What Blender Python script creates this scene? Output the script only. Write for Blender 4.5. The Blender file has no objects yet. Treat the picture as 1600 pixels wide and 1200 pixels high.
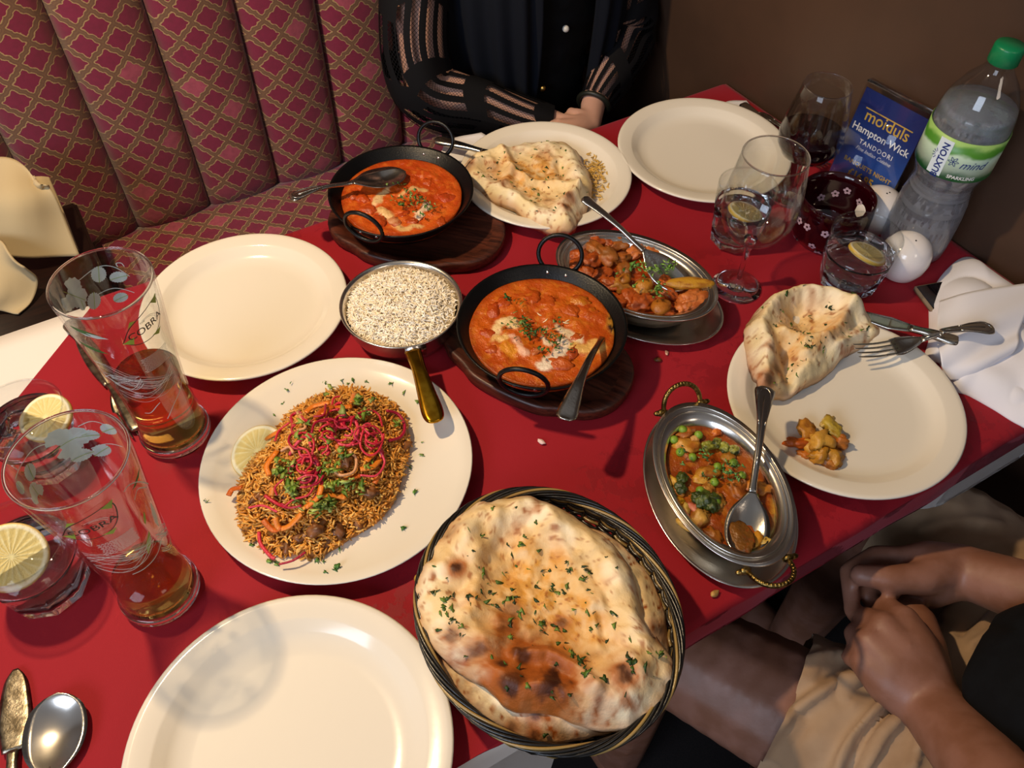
import bpy, bmesh, math, random
import numpy as np
from mathutils import Vector, Matrix
R_ = math.radians; PI = math.pi
S = bpy.context.scene; COL = S.collection
rng = np.random.default_rng(7); random.seed(7)
T = 0.75                                    # height of the table top

# ------------------------------------------------------------------ camera
F_, PITCH, ROLL, HC = 1323.2, .8927, -.0202, .7554
cam = bpy.data.cameras.new('camera'); camo = bpy.data.objects.new('camera', cam); COL.objects.link(camo)
cam.sensor_width = 36; cam.lens = 36 * F_ / 1600; cam.clip_start = .02
fw = Vector((0, math.cos(PITCH), -math.sin(PITCH))); rt0 = Vector((1, 0, 0)); up0 = rt0.cross(fw)
cr, sr = math.cos(ROLL), math.sin(ROLL)
rt = cr * rt0 - sr * up0; up = sr * rt0 + cr * up0
mw = Matrix.Identity(4)
for i in range(3): mw[i][0], mw[i][1], mw[i][2] = rt[i], up[i], -fw[i]
mw[2][3] = T + HC
camo.matrix_world = mw; S.camera = camo
# ------------------------------------------------------------------ look, world, lights
S.view_settings.view_transform = 'Standard'; S.view_settings.look = 'None'
S.view_settings.gamma = 1; S.view_settings.exposure = 0.2; S.view_settings.use_curve_mapping = False
S.cycles.max_bounces = 14; S.cycles.transmission_bounces = 14; S.cycles.transparent_max_bounces = 24
S.cycles.glossy_bounces = 5; S.cycles.diffuse_bounces = 4; S.cycles.use_denoising = True
S.cycles.sample_clamp_indirect = 4
w = bpy.data.worlds.new('room_light'); S.world = w; w.use_nodes = True
w.node_tree.nodes['Background'].inputs[0].default_value = (.60, .60, .66, 1)
w.node_tree.nodes['Background'].inputs[1].default_value = .24
def light(name, kind, loc, tgt, power, col, size=.1, size_y=None, spot=None, blend=.5):
    l = bpy.data.lights.new(name, kind); l.energy = power; l.color = col
    if kind == 'AREA':
        l.size = size
        if size_y: l.shape = 'RECTANGLE'; l.size_y = size_y
    else: l.shadow_soft_size = size
    if spot: l.spot_size = R_(spot); l.spot_blend = blend
    o = bpy.data.objects.new(name, l); COL.objects.link(o); o.location = loc
    o.rotation_euler = (Vector(tgt) - Vector(loc)).to_track_quat('-Z', 'Y').to_euler(); return o
light('pendant_lamp_light', 'SPOT', (-.62, .62, T + 1.12), (-.42, .66, T), 46, (1.0, .74, .44), .028, spot=112, blend=.45)
light('window_light', 'AREA', (-1.5, -1.7, T + 1.55), (.1,   .7, T), 40, (.70, .81, 1.0), 1.5, 1.1)
light('far_lamp_light', 'AREA', (1.2, -1.0, T + 1.5), (.3, .7, T), 4, (1.0, .84, .70), .5)

# ------------------------------------------------------------------ helpers
def lin(h):
    h = h.lstrip('#'); c = [int(h[i:i+2], 16) / 255 for i in (0, 2, 4)]
    return tuple(x / 12.92 if x <= .04045 else ((x + .055) / 1.055) ** 2.4 for x in c)
def L(h): return np.array(lin(h))
fr = Vector
def at(px, py, h=0.0):
    """point of the place that stands at height h over the table and is seen at that pixel of the photograph"""
    u = (px - 800) / F_; v = -(py - 600) / F_
    d = fw + u * rt + v * up
    return Vector((0, 0, T + HC)) + d * ((h - HC) / d.z)
CE, SE = math.cos(R_(31)), math.sin(R_(31))
MI = mw.inverted()
def project(p):
    q = MI @ Vector(p); return 800 + F_ * q.x / -q.z, 600 - F_ * q.y / -q.z
def EN(e, n, z=0.0): return Vector((CE * e - SE * n, SE * e + CE * n, T + z))
def thing(name, label, cat, loc=(0, 0, 0), rz=0, group=None, kind=None):
    o = bpy.data.objects.new(name, None); COL.objects.link(o); o.empty_display_size = .02
    o.location = loc; o.rotation_euler = (0, 0, rz); tag(o, label, cat, group, kind); return o
def tag(o, label=None, cat=None, group=None, kind=None):
    if label: o['label'] = label
    if cat: o['category'] = cat
    if group: o['group'] = group
    if kind: o['kind'] = kind
    return o
def mk(name, V, F, mat, parent=None, smooth=True, kind=None, col=None, uv=None, label=None, world=False, loc=None):
    """V in local coordinates of the parent (world=True: V are world coordinates)"""
    me = bpy.data.meshes.new(name)
    V = np.asarray(V, float)
    if world and parent is not None:
        mi = np.array(pm(parent).inverted()); V = V @ mi[:3, :3].T + mi[:3, 3]
    me.from_pydata(V.tolist(), [], [list(map(int, f)) for f in F])
    bm = bmesh.new(); bm.from_mesh(me)
    bmesh.ops.recalc_face_normals(bm, faces=bm.faces)
    bm.to_mesh(me); bm.free()
    if smooth: me.polygons.foreach_set('use_smooth', [True] * len(me.polygons))
    if col is not None:
        a = me.color_attributes.new('Col', 'FLOAT_COLOR', 'POINT')
        c = np.ones((len(V), 4)); c[:, :3] = col; a.data.foreach_set('color', c.ravel())
    if uv is not None:
        l = me.uv_layers.new(name='UVMap'); uv = np.asarray(uv)
        idx = np.zeros(len(me.loops), int); me.loops.foreach_get('vertex_index', idx)
        l.data.foreach_set('uv', uv[idx].ravel())
    me.materials.append(mat)
    o = bpy.data.objects.new(name, me); COL.objects.link(o)
    if parent is not None: o.parent = parent
    if loc is not None: o.location = loc
    if kind: o['kind'] = kind
    if label: o['label'] = label
    return o
def pm(o):
    m = Matrix.LocRotScale(o.location, o.rotation_euler, o.scale) if o.rotation_mode != 'QUATERNION' else Matrix.LocRotScale(o.location, o.rotation_quaternion, o.scale)
    return pm(o.parent) @ m if o.parent else m
def copy_tree(o, parent=None):
    c = o.copy(); COL.objects.link(c); c.parent = parent
    for ch in list(o.children): copy_tree(ch, c)
    return c

class N:
    """tiny node helper"""
    def __init__(s, name):
        s.m = bpy.data.materials.new(name); s.m.use_nodes = True; s.t = s.m.node_tree
        s.b = s.t.nodes['Principled BSDF']; s.out = s.t.nodes['Material Output']
    def n(s, typ, **k):
        x = s.t.nodes.new('ShaderNode' + typ)
        for a, b in k.items(): setattr(x, a, b)
        return x
    def l(s, a, b): s.t.links.new(a, b)
    def v(s, inp, val):
        if isinstance(val, (int, float)): inp.default_value = val
        elif isinstance(val, tuple): inp.default_value = val if len(val) == len(inp.default_value) else val + (1,)
        else: s.l(val, inp)
    def math(s, op, a, b=0.0, c=0.0):
        x = s.n('Math', operation=op)
        s.v(x.inputs[0], a); s.v(x.inputs[1], b); s.v(x.inputs[2], c); return x.outputs[0]
    def mix(s, f, a, b):
        x = s.n('Mix', data_type='RGBA'); s.v(x.inputs['Factor'], f); s.v(x.inputs['A'], a); s.v(x.inputs['B'], b)
        return x.outputs['Result']
    def coord(s, which='Object'):
        return s.n('TexCoord').outputs[which]
    def noise(s, scale, detail=3, rough=.5, vec=None):
        x = s.n('TexNoise'); x.inputs['Scale'].default_value = scale; x.inputs['Detail'].default_value = detail
        x.inputs['Roughness'].default_value = rough; s.l(vec if vec is not None else s.coord(), x.inputs['Vector']); return x.outputs['Fac']
    def ramp(s, f, lo, hi):
        x = s.n('MapRange'); x.interpolation_type = 'SMOOTHSTEP'; s.v(x.inputs[0], f); x.inputs[1].default_value = lo; x.inputs[2].default_value = hi
        return x.outputs[0]
    def bump(s, h, strength, dist=.001):
        x = s.n('Bump'); x.inputs['Strength'].default_value = strength; x.inputs['Distance'].default_value = dist
        s.v(x.inputs['Height'], h); s.l(x.outputs[0], s.b.inputs['Normal'])
def mat(name, col, rough=.5, metal=0, spec=.5, col2=None, nscale=20, lo=.35, hi=.65, bump=None, attr=False, coat=0, sheen=0, sss=0, trans=0, ior=None, alpha=None):
    k = N(name); b = k.b
    base = lin(col) if isinstance(col, str) else tuple(col)
    if attr:
        a = k.n('Attribute'); a.attribute_name = 'Col'; c = a.outputs['Color']
        if col2: c = k.mix(k.math('MULTIPLY', k.ramp(k.noise(nscale, 4), lo, hi), .5), c, lin(col2))
        k.l(c, b.inputs['Base Color'])
    elif col2:
        k.l(k.mix(k.ramp(k.noise(nscale, 4), lo, hi), base, lin(col2)), b.inputs['Base Color'])
    else: b.inputs['Base Color'].default_value = base + (1,)
    b.inputs['Roughness'].default_value = rough; b.inputs['Metallic'].default_value = metal
    b.inputs['Specular IOR Level'].default_value = spec
    if coat: b.inputs['Coat Weight'].default_value = coat; b.inputs['Coat Roughness'].default_value = .08
    if sheen: b.inputs['Sheen Weight'].default_value = sheen
    if sss: b.inputs['Subsurface Weight'].default_value = sss; b.inputs['Subsurface Radius'].default_value = (.01, .004, .002); b.inputs['Subsurface Scale'].default_value = .6
    if trans: b.inputs['Transmission Weight'].default_value = trans
    if ior: b.inputs['IOR'].default_value = ior
    if bump: k.bump(k.noise(bump[0], 4, .6), bump[1], bump[2] if len(bump) > 2 else .001)
    return k.m
def thin_glass(name, tint=(.97, .98, .98), edge=.55, rough=.02):
    k = N(name); tr = k.n('BsdfTransparent'); tr.inputs[0].default_value = tint + (1,)
    gl = k.n('BsdfGlossy'); gl.inputs['Roughness'].default_value = rough
    lw = k.n('LayerWeight'); lw.inputs[0].default_value = .5
    f = k.math('ADD', k.math('MULTIPLY', k.math('POWER', lw.outputs['Facing'], 3.0), edge), .035)
    mx = k.n('MixShader'); k.l(f, mx.inputs[0]); k.l(tr.outputs[0], mx.inputs[1]); k.l(gl.outputs[0], mx.inputs[2])
    k.l(mx.outputs[0], k.out.inputs['Surface']); return k.m

M = {}
M['china'] = mat('china', '#E9DFCD', .13, spec=.6, bump=(60, .04, .001))
M['glass'] = mat('solid_glass', '#FFFFFF', .0, trans=1, ior=1.45)
M['thin'] = thin_glass('thin_glass', edge=.42)
M['water'] = mat('water', '#FFFFFF', 0, trans=1, ior=1.333)
M['beer'] = mat('beer', '#FFD070', 0, trans=1, ior=1.33)
M['steel'] = mat('steel', '#DAD4CA', .24, 1, bump=(60, .03))
M['silver'] = mat('cutlery_silver', '#B9B3A8', .22, 1, bump=(300, .1))
M['oldsilver'] = mat('worn_cutlery', '#A39A88', .32, 1, col2='#6E6453', nscale=120, bump=(400, .25))
M['brass'] = mat('brass', '#D2A22E', .22, 1, col2='#A87818', nscale=60)
M['oldbrass'] = mat('old_brass', '#A5894E', .34, 1, col2='#54421E', nscale=160, bump=(300, .3))
M['iron'] = mat('black_iron', '#060607', .36, .0, spec=.32, bump=(450, .5, .0006))
M['boardwood'] = None
M['rice'] = mat('rice_grain', '#FFFFFF', .45, attr=True)
M['herb'] = mat('chopped_herb', '#FFFFFF', .5, attr=True)
M['food'] = mat('food', '#FFFFFF', .42, attr=True, bump=(500, .25, .0005), sss=.0)
M['sauce'] = mat('sauce', '#FFFFFF', .26, attr=True, spec=.5, col2='#A8380A', nscale=160, lo=.55, hi=.75, bump=(260, .7, .002))
M['wet'] = mat('wet_food', '#FFFFFF', .33, attr=True, spec=.5, bump=(420, .6, .0012))
M['bread'] = mat('bread', '#FFFFFF', .5, attr=True, spec=.35, bump=(260, .5, .0012))
M['white_linen'] = mat('white_linen', '#E9E6EA', .85, sheen=.2, bump=(700, .15, .0004))
M['white_print'] = mat('white_print', '#C3CDC6', .6)
M['green_print'] = mat('green_print', '#3F6B2E', .6)
M['lime_print'] = mat('lime_print', '#8FA83A', .6)
M['black_print'] = mat('black_print', '#16180F', .5)
M['skin'] = mat('skin', '#8E6250', .5, sss=.06, col2='#80543F', nscale=30, bump=(260, .25, .0006))
M['black_cloth'] = mat('black_cloth', '#050507', .9, spec=.2, col2='#08090C', nscale=60, bump=(900, .3, .0004))
M['navy_cloth'] = mat('dark_navy_cloth', '#0A0E18', .9, spec=.2, bump=(900, .3, .0004))
M['khaki'] = mat('khaki_cotton', '#A98B6C', .85, sheen=.1, col2='#957657', nscale=14, bump=(900, .3, .0004))
def wood(name, a, b, rough=.45, sc=(3, 40, 40)):
    k = N(name); mp = k.n('Mapping'); mp.inputs['Scale'].default_value = sc; k.l(k.coord(), mp.inputs[0])
    nz = k.noise(6, 6, .65, mp.outputs[0]); k.l(k.mix(k.ramp(nz, .3, .7), lin(a), lin(b)), k.b.inputs['Base Color'])
    k.b.inputs['Roughness'].default_value = rough; k.bump(nz, .35, .0008); return k.m
M['board'] = wood('dark_board_wood', '#5C2C1C', '#2A120B', .4)
M['darkwood'] = wood('dark_wood', '#2A150C', '#170A06', .5)

# value noise
_tab = rng.random((256, 256))
def vn(x, y, s=0):
    x = np.asarray(x, float) + s * 17.31; y = np.asarray(y, float) + s * 9.77
    xi = np.floor(x).astype(int); yi = np.floor(y).astype(int); a = x - xi; b = y - yi
    a = a * a * (3 - 2 * a); b = b * b * (3 - 2 * b)
    g = lambda i, j: _tab[i % 256, j % 256]
    return (g(xi, yi) * (1 - a) + g(xi + 1, yi) * a) * (1 - b) + (g(xi, yi + 1) * (1 - a) + g(xi + 1, yi + 1) * a) * b
def fbm(x, y, s=0, o=4):
    r = 0; amp = .5; tot = 0
    for k in range(o): r = r + amp * vn(x * 2 ** k, y * 2 ** k, s + k); tot += amp; amp *= .5
    return r / tot
def sst(a, b, x): t = np.clip((x - a) / (b - a), 0, 1); return t * t * (3 - 2 * t)

# mesh shapes -----------------------------------------------------------
def grid_faces(nu, nv, wrapu=False, off=0):
    F = []
    for j in range(nv - 1):
        for i in range(nu if wrapu else nu - 1):
            a = j * nu + i; b = j * nu + (i + 1) % nu
            F.append((off + a, off + b, off + b + nu, off + a + nu))
    return F
def lathe(prof, seg=48, sx=1, sy=1):
    V = []; rings = []
    for r, z in prof:
        if r < 1e-6: rings.append([len(V)]); V.append((0, 0, z))
        else:
            rings.append(list(range(len(V), len(V) + seg)))
            V += [(sx * r * math.cos(2 * PI * i / seg), sy * r * math.sin(2 * PI * i / seg), z) for i in range(seg)]
    F = []
    for A, B in zip(rings, rings[1:]):
        for i in range(seg):
            j = (i + 1) % seg
            if len(A) == 1 and len(B) == 1: continue
            if len(A) == 1: F.append((A[0], B[i], B[j]))
            elif len(B) == 1: F.append((A[i], A[j], B[0]))
            else: F.append((A[i], A[j], B[j], B[i]))
    return V, F
def spl(P, n):
    """catmull-rom through points P, n samples"""
    P = np.asarray(P, float)
    if len(P) == 2: return np.array([P[0] + (P[1] - P[0]) * t for t in np.linspace(0, 1, n)])
    Q = np.vstack([2 * P[0] - P[1], P, 2 * P[-1] - P[-2]]); out = []
    for t in np.linspace(0, len(P) - 1, n):
        i = min(int(t), len(P) - 2); f = t - i; p0, p1, p2, p3 = Q[i:i+4]
        out.append(.5 * (2 * p1 + (p2 - p0) * f + (2 * p0 - 5 * p1 + 4 * p2 - p3) * f * f + (3 * p1 - p0 - 3 * p2 + p3) * f ** 3))
    return np.array(out)
def tube(P, rad, seg=8, n=None, closed=False, flat=1.0, upv=(0, 0, 1)):
    P = np.asarray([tuple(p) for p in P], float)
    if n and not closed: rads = spl(np.asarray(rad, float)[:, None], n)[:, 0] if hasattr(rad, '__len__') else [rad] * n; P = spl(P, n)
    else: rads = rad if hasattr(rad, '__len__') else [rad] * len(P)
    V = []; m = len(P)
    for i in range(m):
        t = (P[(i + 1) % m] - P[i - 1]) if closed else (P[min(i + 1, m - 1)] - P[max(i - 1, 0)])
        t = t / (np.linalg.norm(t) + 1e-12); s = np.cross(t, upv)
        if np.linalg.norm(s) < 1e-3: s = np.cross(t, (1, 0, 0))
        s /= np.linalg.norm(s); q = np.cross(s, t)
        for k in range(seg):
            a = 2 * PI * k / seg; V.append(P[i] + rads[i] * (math.cos(a) * s + math.sin(a) * flat * q))
    F = grid_faces(seg, m, True)
    if closed: F += [((m - 1) * seg + k, (m - 1) * seg + (k + 1) % seg, (k + 1) % seg, k) for k in range(seg)]
    else:
        V.append(P[0]); V.append(P[-1]); a, b = len(V) - 2, len(V) - 1
        for k in range(seg): F.append((a, (k + 1) % seg, k)); F.append((b, (m - 1) * seg + k, (m - 1) * seg + (k + 1) % seg))
    return V, F
def join(*parts):
    V = []; F = []
    for v, f in parts:
        o = len(V); V += [tuple(p) for p in v]; F += [tuple(i + o for i in q) for q in f]
    return V, F
def box(x0, x1, y0, y1, z0, z1, bev=0):
    bm = bmesh.new(); bmesh.ops.create_cube(bm, size=1)
    for v in bm.verts: v.co = Vector(((x0 + x1) / 2 + v.co.x * (x1 - x0), (y0 + y1) / 2 + v.co.y * (y1 - y0), (z0 + z1) / 2 + v.co.z * (z1 - z0)))
    if bev: bmesh.ops.bevel(bm, geom=bm.edges[:], offset=bev, segments=3, affect='EDGES')
    V = [tuple(v.co) for v in bm.verts]; F = [[v.index for v in f.verts] for f in bm.faces]; bm.free(); return V, F
_ico = {}
def ico(sub=2):
    if sub not in _ico:
        bm = bmesh.new(); bmesh.ops.create_icosphere(bm, subdivisions=sub, radius=1)
        _ico[sub] = (np.array([v.co[:] for v in bm.verts]), [tuple(v.index for v in f.verts) for f in bm.faces]); bm.free()
    return _ico[sub]
def blob(c, r, seed=0, amp=.3, sub=3, sc=(1, 1, 1), fq=1.6, rz=0):
    V, F = ico(sub); d = fbm(V[:, 0] * fq + V[:, 2] * .7 + 5, V[:, 1] * fq - V[:, 2] * .9 + 5, seed, 3) - .5
    W = V * (1 + 2 * amp * d)[:, None] * r * np.array(sc)
    W = np.stack([W[:, 0] * math.cos(rz) - W[:, 1] * math.sin(rz), W[:, 0] * math.sin(rz) + W[:, 1] * math.cos(rz), W[:, 2]], 1)
    return W + np.array(c), F
def floret(c, r, seed=0, sc=(1, 1, 1), nb=70, rz=0):
    V, F = ico(4); g = np.random.default_rng(seed); D = g.normal(0, 1, (nb, 3)); D /= np.linalg.norm(D, axis=1)[:, None]
    m = (V @ D.T).max(1); d = np.sqrt(np.clip(1 - ((1 - m) / .035) , 0, 1)) * .20; big = fbm(V[:, 0] * 1.5 + 5, V[:, 1] * 1.5 + V[:, 2], seed, 2) * .7
    W = V * (.55 + d + big * .6)[:, None] * r * np.array(sc); return W @ np.array([[math.cos(rz), math.sin(rz), 0], [-math.sin(rz), math.cos(rz), 0], [0, 0, 1]]) + np.array(c), F
def poly_in(px, z): return np.array([at(x, y, z)[:2] for x, y in px])
def patch(outline, z0, hf, cf, mat_, name, parent, nr=40, nt=140, world_outline=False, thick=.004, cen=None, kind=None, power=1.0, emax=None):
    """closed lumpy sheet: outline in plan (world xy), height above T given by hf(X,Y,rho), colour by cf(X,Y,rho,H)"""
    O = outline if world_outline else poly_in(outline, z0)
    if emax:
        ex = np.maximum(0, CE * O[:, 0] + SE * O[:, 1] - emax); O = O - ex[:, None] * np.array([CE, SE])
    c = np.array(cen) if cen is not None else O.mean(0)
    O2 = spl(np.vstack([O, O[:1]]), nt + 1)[:-1]
    rho = (np.arange(1, nr + 1) / nr) ** power
    X = np.concatenate([[c[0]], (c[0] + rho[:, None] * (O2[:, 0] - c[0])).ravel()])
    Y = np.concatenate([[c[1]], (c[1] + rho[:, None] * (O2[:, 1] - c[1])).ravel()])
    RH = np.concatenate([[0], np.repeat(rho, nt)])
    H = hf(X, Y, RH); C = cf(X, Y, RH, H)
    n = len(X)
    V = np.stack([X, Y, T + H], 1)
    B = V.copy(); B[:, 2] = T + np.minimum(H - thick, z0 if thick > .1 else 9); B[:, :2] = c + (B[:, :2] - c) * .985
    F = [(0, 1 + i, 1 + (i + 1) % nt) for i in range(nt)] + [tuple(q) for q in grid_faces(nt, nr, True, 1)]
    F2 = [tuple(i + n for i in f[::-1]) for f in F]
    a = 1 + (nr - 1) * nt
    side = [(a + i, a + (i + 1) % nt, n + a + (i + 1) % nt, n + a + i) for i in range(nt)]
    return mk(name, np.vstack([V, B]), F + F2 + side, mat_, parent, col=np.vstack([C, C]), world=True, kind=kind)
def seg_d(X, Y, line, z):
    """distance of points to a pixel polyline at height z"""
    P = poly_in(line, z); d = np.full(np.shape(X), 9.0)
    for a, b in zip(P, P[1:]):
        ab = b - a; t = np.clip(((X - a[0]) * ab[0] + (Y - a[1]) * ab[1]) / (ab @ ab), 0, 1)
        d = np.minimum(d, np.hypot(X - a[0] - t * ab[0], Y - a[1] - t * ab[1]))
    return d
def lerp(A, B, t): t = np.asarray(t)[..., None]; return A * (1 - t) + B * t
HG = [L('#4F7A2A'), L('#2E5A1C'), L('#7A9A48'), L('#3B6324')]
def herbs(pts, size, name, parent, mat_=None, cols=None, kind='stuff', world=True, seed=1):
    """small lobed chopped leaves, joined"""
    r = random.Random(seed); V = []; F = []; C = []
    for p in pts:
        s = size * r.uniform(.5, 1.25); a = r.uniform(0, 6.28); tx, ty = r.uniform(-.6, .6), r.uniform(-.6, .6)
        asp = r.uniform(.16, .7); k = 9; o = len(V); c = (cols or HG)[r.randrange(len(cols or HG))] * r.uniform(.7, 1.25)
        V.append((p[0], p[1], p[2] + s * .12)); C.append(c)
        for i in range(k):
            t = 2 * PI * i / k; rr = s * (.5 + .2 * math.cos(3 * t + a) + r.uniform(-.2, .2))
            x, y = rr * math.cos(t), rr * math.sin(t) * asp
            V.append((p[0] + x * math.cos(a) - y * math.sin(a), p[1] + x * math.sin(a) + y * math.cos(a), p[2] + tx * x + ty * y + s * .1)); C.append(c)
        V.append((p[0], p[1], p[2] - s * .06)); C.append(c)
        for i in range(k): F.append((o, o + 1 + i, o + 1 + (i + 1) % k)); F.append((o + k + 1, o + 1 + (i + 1) % k, o + 1 + i))
    if len(pts): return mk(name, V, F, mat_ or M['herb'], parent, col=np.array(C), world=world, kind=kind)
def grains(P, D, ln, rad, C, name, parent, mat_, curve=.12, kind='stuff'):
    """P centres (n,3) world, D directions (n,3)"""
    n = len(P); t = np.array([-1, -.6, 0, .6, 1.0]); pr = np.array([.25, .85, 1, .85, .25]); sg = 5
    D = D / np.linalg.norm(D, axis=1)[:, None]; s = np.cross(D, np.array([0.1, .05, 1])); s /= np.linalg.norm(s, axis=1)[:, None]; q = np.cross(s, D)
    ll = ln * rng.uniform(.7, 1.2, n); V = np.zeros((n, 5 * sg, 3)); cv = rng.uniform(-1, 1, n) * curve * ln
    for i in range(5):
        ctr = P + D * (ll * t[i] / 2)[:, None] + s * (cv * (1 - t[i] ** 2))[:, None]
        for k in range(sg):
            a = 2 * PI * k / sg; V[:, i * sg + k] = ctr + rad * pr[i] * (math.cos(a) * s + math.sin(a) * q)
    f = np.array(grid_faces(sg, 5, True)); Fs = (f[None] + (np.arange(n) * 5 * sg)[:, None, None]).reshape(-1, 4)
    caps = np.array([[4, 3, 2, 1, 0], [20, 21, 22, 23, 24]]); Cs = (caps[None] + (np.arange(n) * 25)[:, None, None]).reshape(-1, 5)
    return mk(name, V.reshape(-1, 3), Fs.tolist() + Cs.tolist(), mat_, parent, col=np.repeat(C, 25, 0), world=True, kind=kind)
def text_mesh(txt, size, shear=0, bold=0, spacing=1.0, align='CENTER'):
    c = bpy.data.curves.new('lettering', 'FONT'); c.body = txt; c.size = size; c.shear = shear; c.offset = bold; c.space_character = spacing
    c.align_x = align; c.align_y = 'CENTER'; c.resolution_u = 3
    o = bpy.data.objects.new('lettering', c); COL.objects.link(o); dg = bpy.context.evaluated_depsgraph_get()
    me = bpy.data.meshes.new_from_object(o.evaluated_get(dg)); V = [tuple(v.co) for v in me.vertices]; F = [tuple(p.vertices) for p in me.polygons]
    bpy.data.objects.remove(o); bpy.data.curves.remove(c); bpy.data.meshes.remove(me); return V, F
def body(name, chains, voxel, mat_, parent=None, smooth=6, label=None, cut=None, world=True, wr=None, cre=()):
    """one continuous skin over chains of tapering limbs; chain = [(point, radius[, (sx,sy,sz)])...]"""
    V = []; F = []; IV, IF = ico(2)
    for ch in chains:
        for k in range(max(1, len(ch) - 1)):
            a = ch[k]; b = ch[min(k + 1, len(ch) - 1)]
            pa, pb = Vector(a[0]), Vector(b[0]); ra, rb = a[1], b[1]
            sa = np.array(a[2] if len(a) > 2 else (1, 1, 1)); sb = np.array(b[2] if len(b) > 2 else (1, 1, 1))
            st = max(1, int((pb - pa).length / (min(ra, rb) * .35)))
            for i in range(st + 1):
                t = i / st; o = len(V)
                W = IV * (ra + (rb - ra) * t) * (sa + (sb - sa) * t) + np.array(pa + (pb - pa) * t)
                V += W.tolist(); F += [tuple(j + o for j in f) for f in IF]
    me = bpy.data.meshes.new(name); me.from_pydata(V, [], F)
    o = bpy.data.objects.new(name, me); COL.objects.link(o)
    m = o.modifiers.new('r', 'REMESH'); m.mode = 'VOXEL'; m.voxel_size = voxel; m.adaptivity = 0
    m = o.modifiers.new('s', 'SMOOTH'); m.factor = .6; m.iterations = smooth
    dg = bpy.context.evaluated_depsgraph_get(); me2 = bpy.data.meshes.new_from_object(o.evaluated_get(dg))
    bpy.data.objects.remove(o); bpy.data.meshes.remove(me)
    bm = bmesh.new(); bm.from_mesh(me2)
    for co, no in (cut or []):
        r = bmesh.ops.bisect_plane(bm, geom=bm.verts[:] + bm.edges[:] + bm.faces[:], plane_co=co, plane_no=no, clear_outer=True)
    if wr:
        amp, fq, dx, dy = wr; bm.normal_update(); W = np.array([v.co[:] for v in bm.verts]); a = W[:, 0] * dx + W[:, 1] * dy; b = -W[:, 0] * dy + W[:, 1] * dx
        h = (np.abs(fbm(a * fq + 9, b * fq * .28 + W[:, 2] * fq * .4 + 9, 51, 3) - .5) * 2) ** .6 - .5 + .5 * (fbm(a * fq * 1.3, b * fq * .5 + W[:, 2] * fq, 53, 2) - .5)
        for v, q_, n_ in zip(bm.verts, h, [v.normal.copy() for v in bm.verts]): v.co += n_ * float(q_) * amp
    for ln, amp, wd in cre:
        bm.normal_update()
        W = np.array([(project(v.co) if v.normal.z > .05 else (-999, -999)) for v in bm.verts]); d = np.full(len(W), 999.0); Lp = spl(np.array(ln, float), 24)
        for a_, b_ in zip(Lp, Lp[1:]):
            ab = b_ - a_; t = np.clip(((W - a_) @ ab) / (ab @ ab), 0, 1); d = np.minimum(d, np.hypot(*(W - a_ - t[:, None] * ab).T))
        for v, q_, n_ in zip(bm.verts, amp * (np.exp(-(d / wd) ** 2)), [v.normal.copy() for v in bm.verts]):
            if abs(q_) > 1e-5: v.co += n_ * float(q_)
    if parent is not None: bmesh.ops.transform(bm, matrix=pm(parent).inverted(), verts=bm.verts)
    bm.to_mesh(me2); bm.free()
    me2.polygons.foreach_set('use_smooth', [True] * len(me2.polygons)); me2.materials.clear(); me2.materials.append(mat_)
    me2.name = name; o = bpy.data.objects.new(name, me2); COL.objects.link(o)
    if parent is not None: o.parent = parent
    if label: o['label'] = label
    return o

def sheet(ctrl, nu, nv, thick, name, mat_, parent, uv=False, world_pts=False, ripple=None, kind=None):
    """cloth sheet through a grid of control points (px, py, height)"""
    G = np.array([[tuple(p) if world_pts else tuple(at(*p)) for p in row] for row in ctrl])
    A = np.array([spl(row, nu) for row in G]); B = np.array([spl(A[:, i], nv) for i in range(nu)]).transpose(1, 0, 2)
    du = np.gradient(B, axis=1); dv = np.gradient(B, axis=0); nn = np.cross(du, dv); nn /= np.linalg.norm(nn, axis=2)[..., None] + 1e-12
    if ripple is not None:
        uu, vv = np.meshgrid(np.linspace(0, 1, nu), np.linspace(0, 1, nv)); B = B + nn * ripple(uu, vv)[..., None]
    V = np.vstack([B.reshape(-1, 3), (B - nn * thick).reshape(-1, 3)]); m = nu * nv
    F = grid_faces(nu, nv); F = F + [tuple(i + m for i in f[::-1]) for f in F]
    rim = [i for i in range(nu)] + [nu * (j + 1) - 1 for j in range(1, nv)] + [m - 1 - i for i in range(1, nu)] + [nu * j for j in range(nv - 2, 0, -1)]
    for a, b in zip(rim, rim[1:] + rim[:1]): F.append((a, b, b + m, a + m))
    return mk(name, V, F, mat_, parent, world=True, kind=kind)

# ================================================================= the room
def struct(name, V, F, m, smooth=False):
    o = mk(name, V, F, m, smooth=smooth); o['kind'] = 'structure'; return o
ENm = Matrix.Translation((0, 0, T)) @ Matrix.Rotation(R_(31), 4, 'Z')
def enV(V): return [tuple(ENm @ Vector(v)) for v in V]
k = N('brown_wall_paint'); nz = k.noise(3, 5, .6)
k.l(k.mix(k.ramp(nz, .3, .75), lin('#4C3526'), lin('#3E2B1F')), k.b.inputs['Base Color']); k.b.inputs['Roughness'].default_value = .5
k.bump(k.noise(220, 3), .12, .001); M['wall'] = k.m
M['carpet'] = mat('dark_carpet', '#120C0B', .95, col2='#1C1210', nscale=300, bump=(600, .5, .003))
wsh = lambda V: [(e - .055 * (n - .45), n, z) for e, n, z in V]     # the end wall is not quite square to the table
V, F = box(.955, 1.15, -2.2, 1.5, -T, 1.7); V = wsh(V); struct('wall_right', enV(V), F, M['wall'])
V, F = box(-2.2, 1.05, 1.46, 1.55, -T, 1.7); struct('wall_back', enV(V), F, M['wall'])
V, F = box(-2.3, 1.1, -2.3, 1.6, -T - .1, -T); struct('floor', enV(V), F, M['carpet'])
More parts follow.
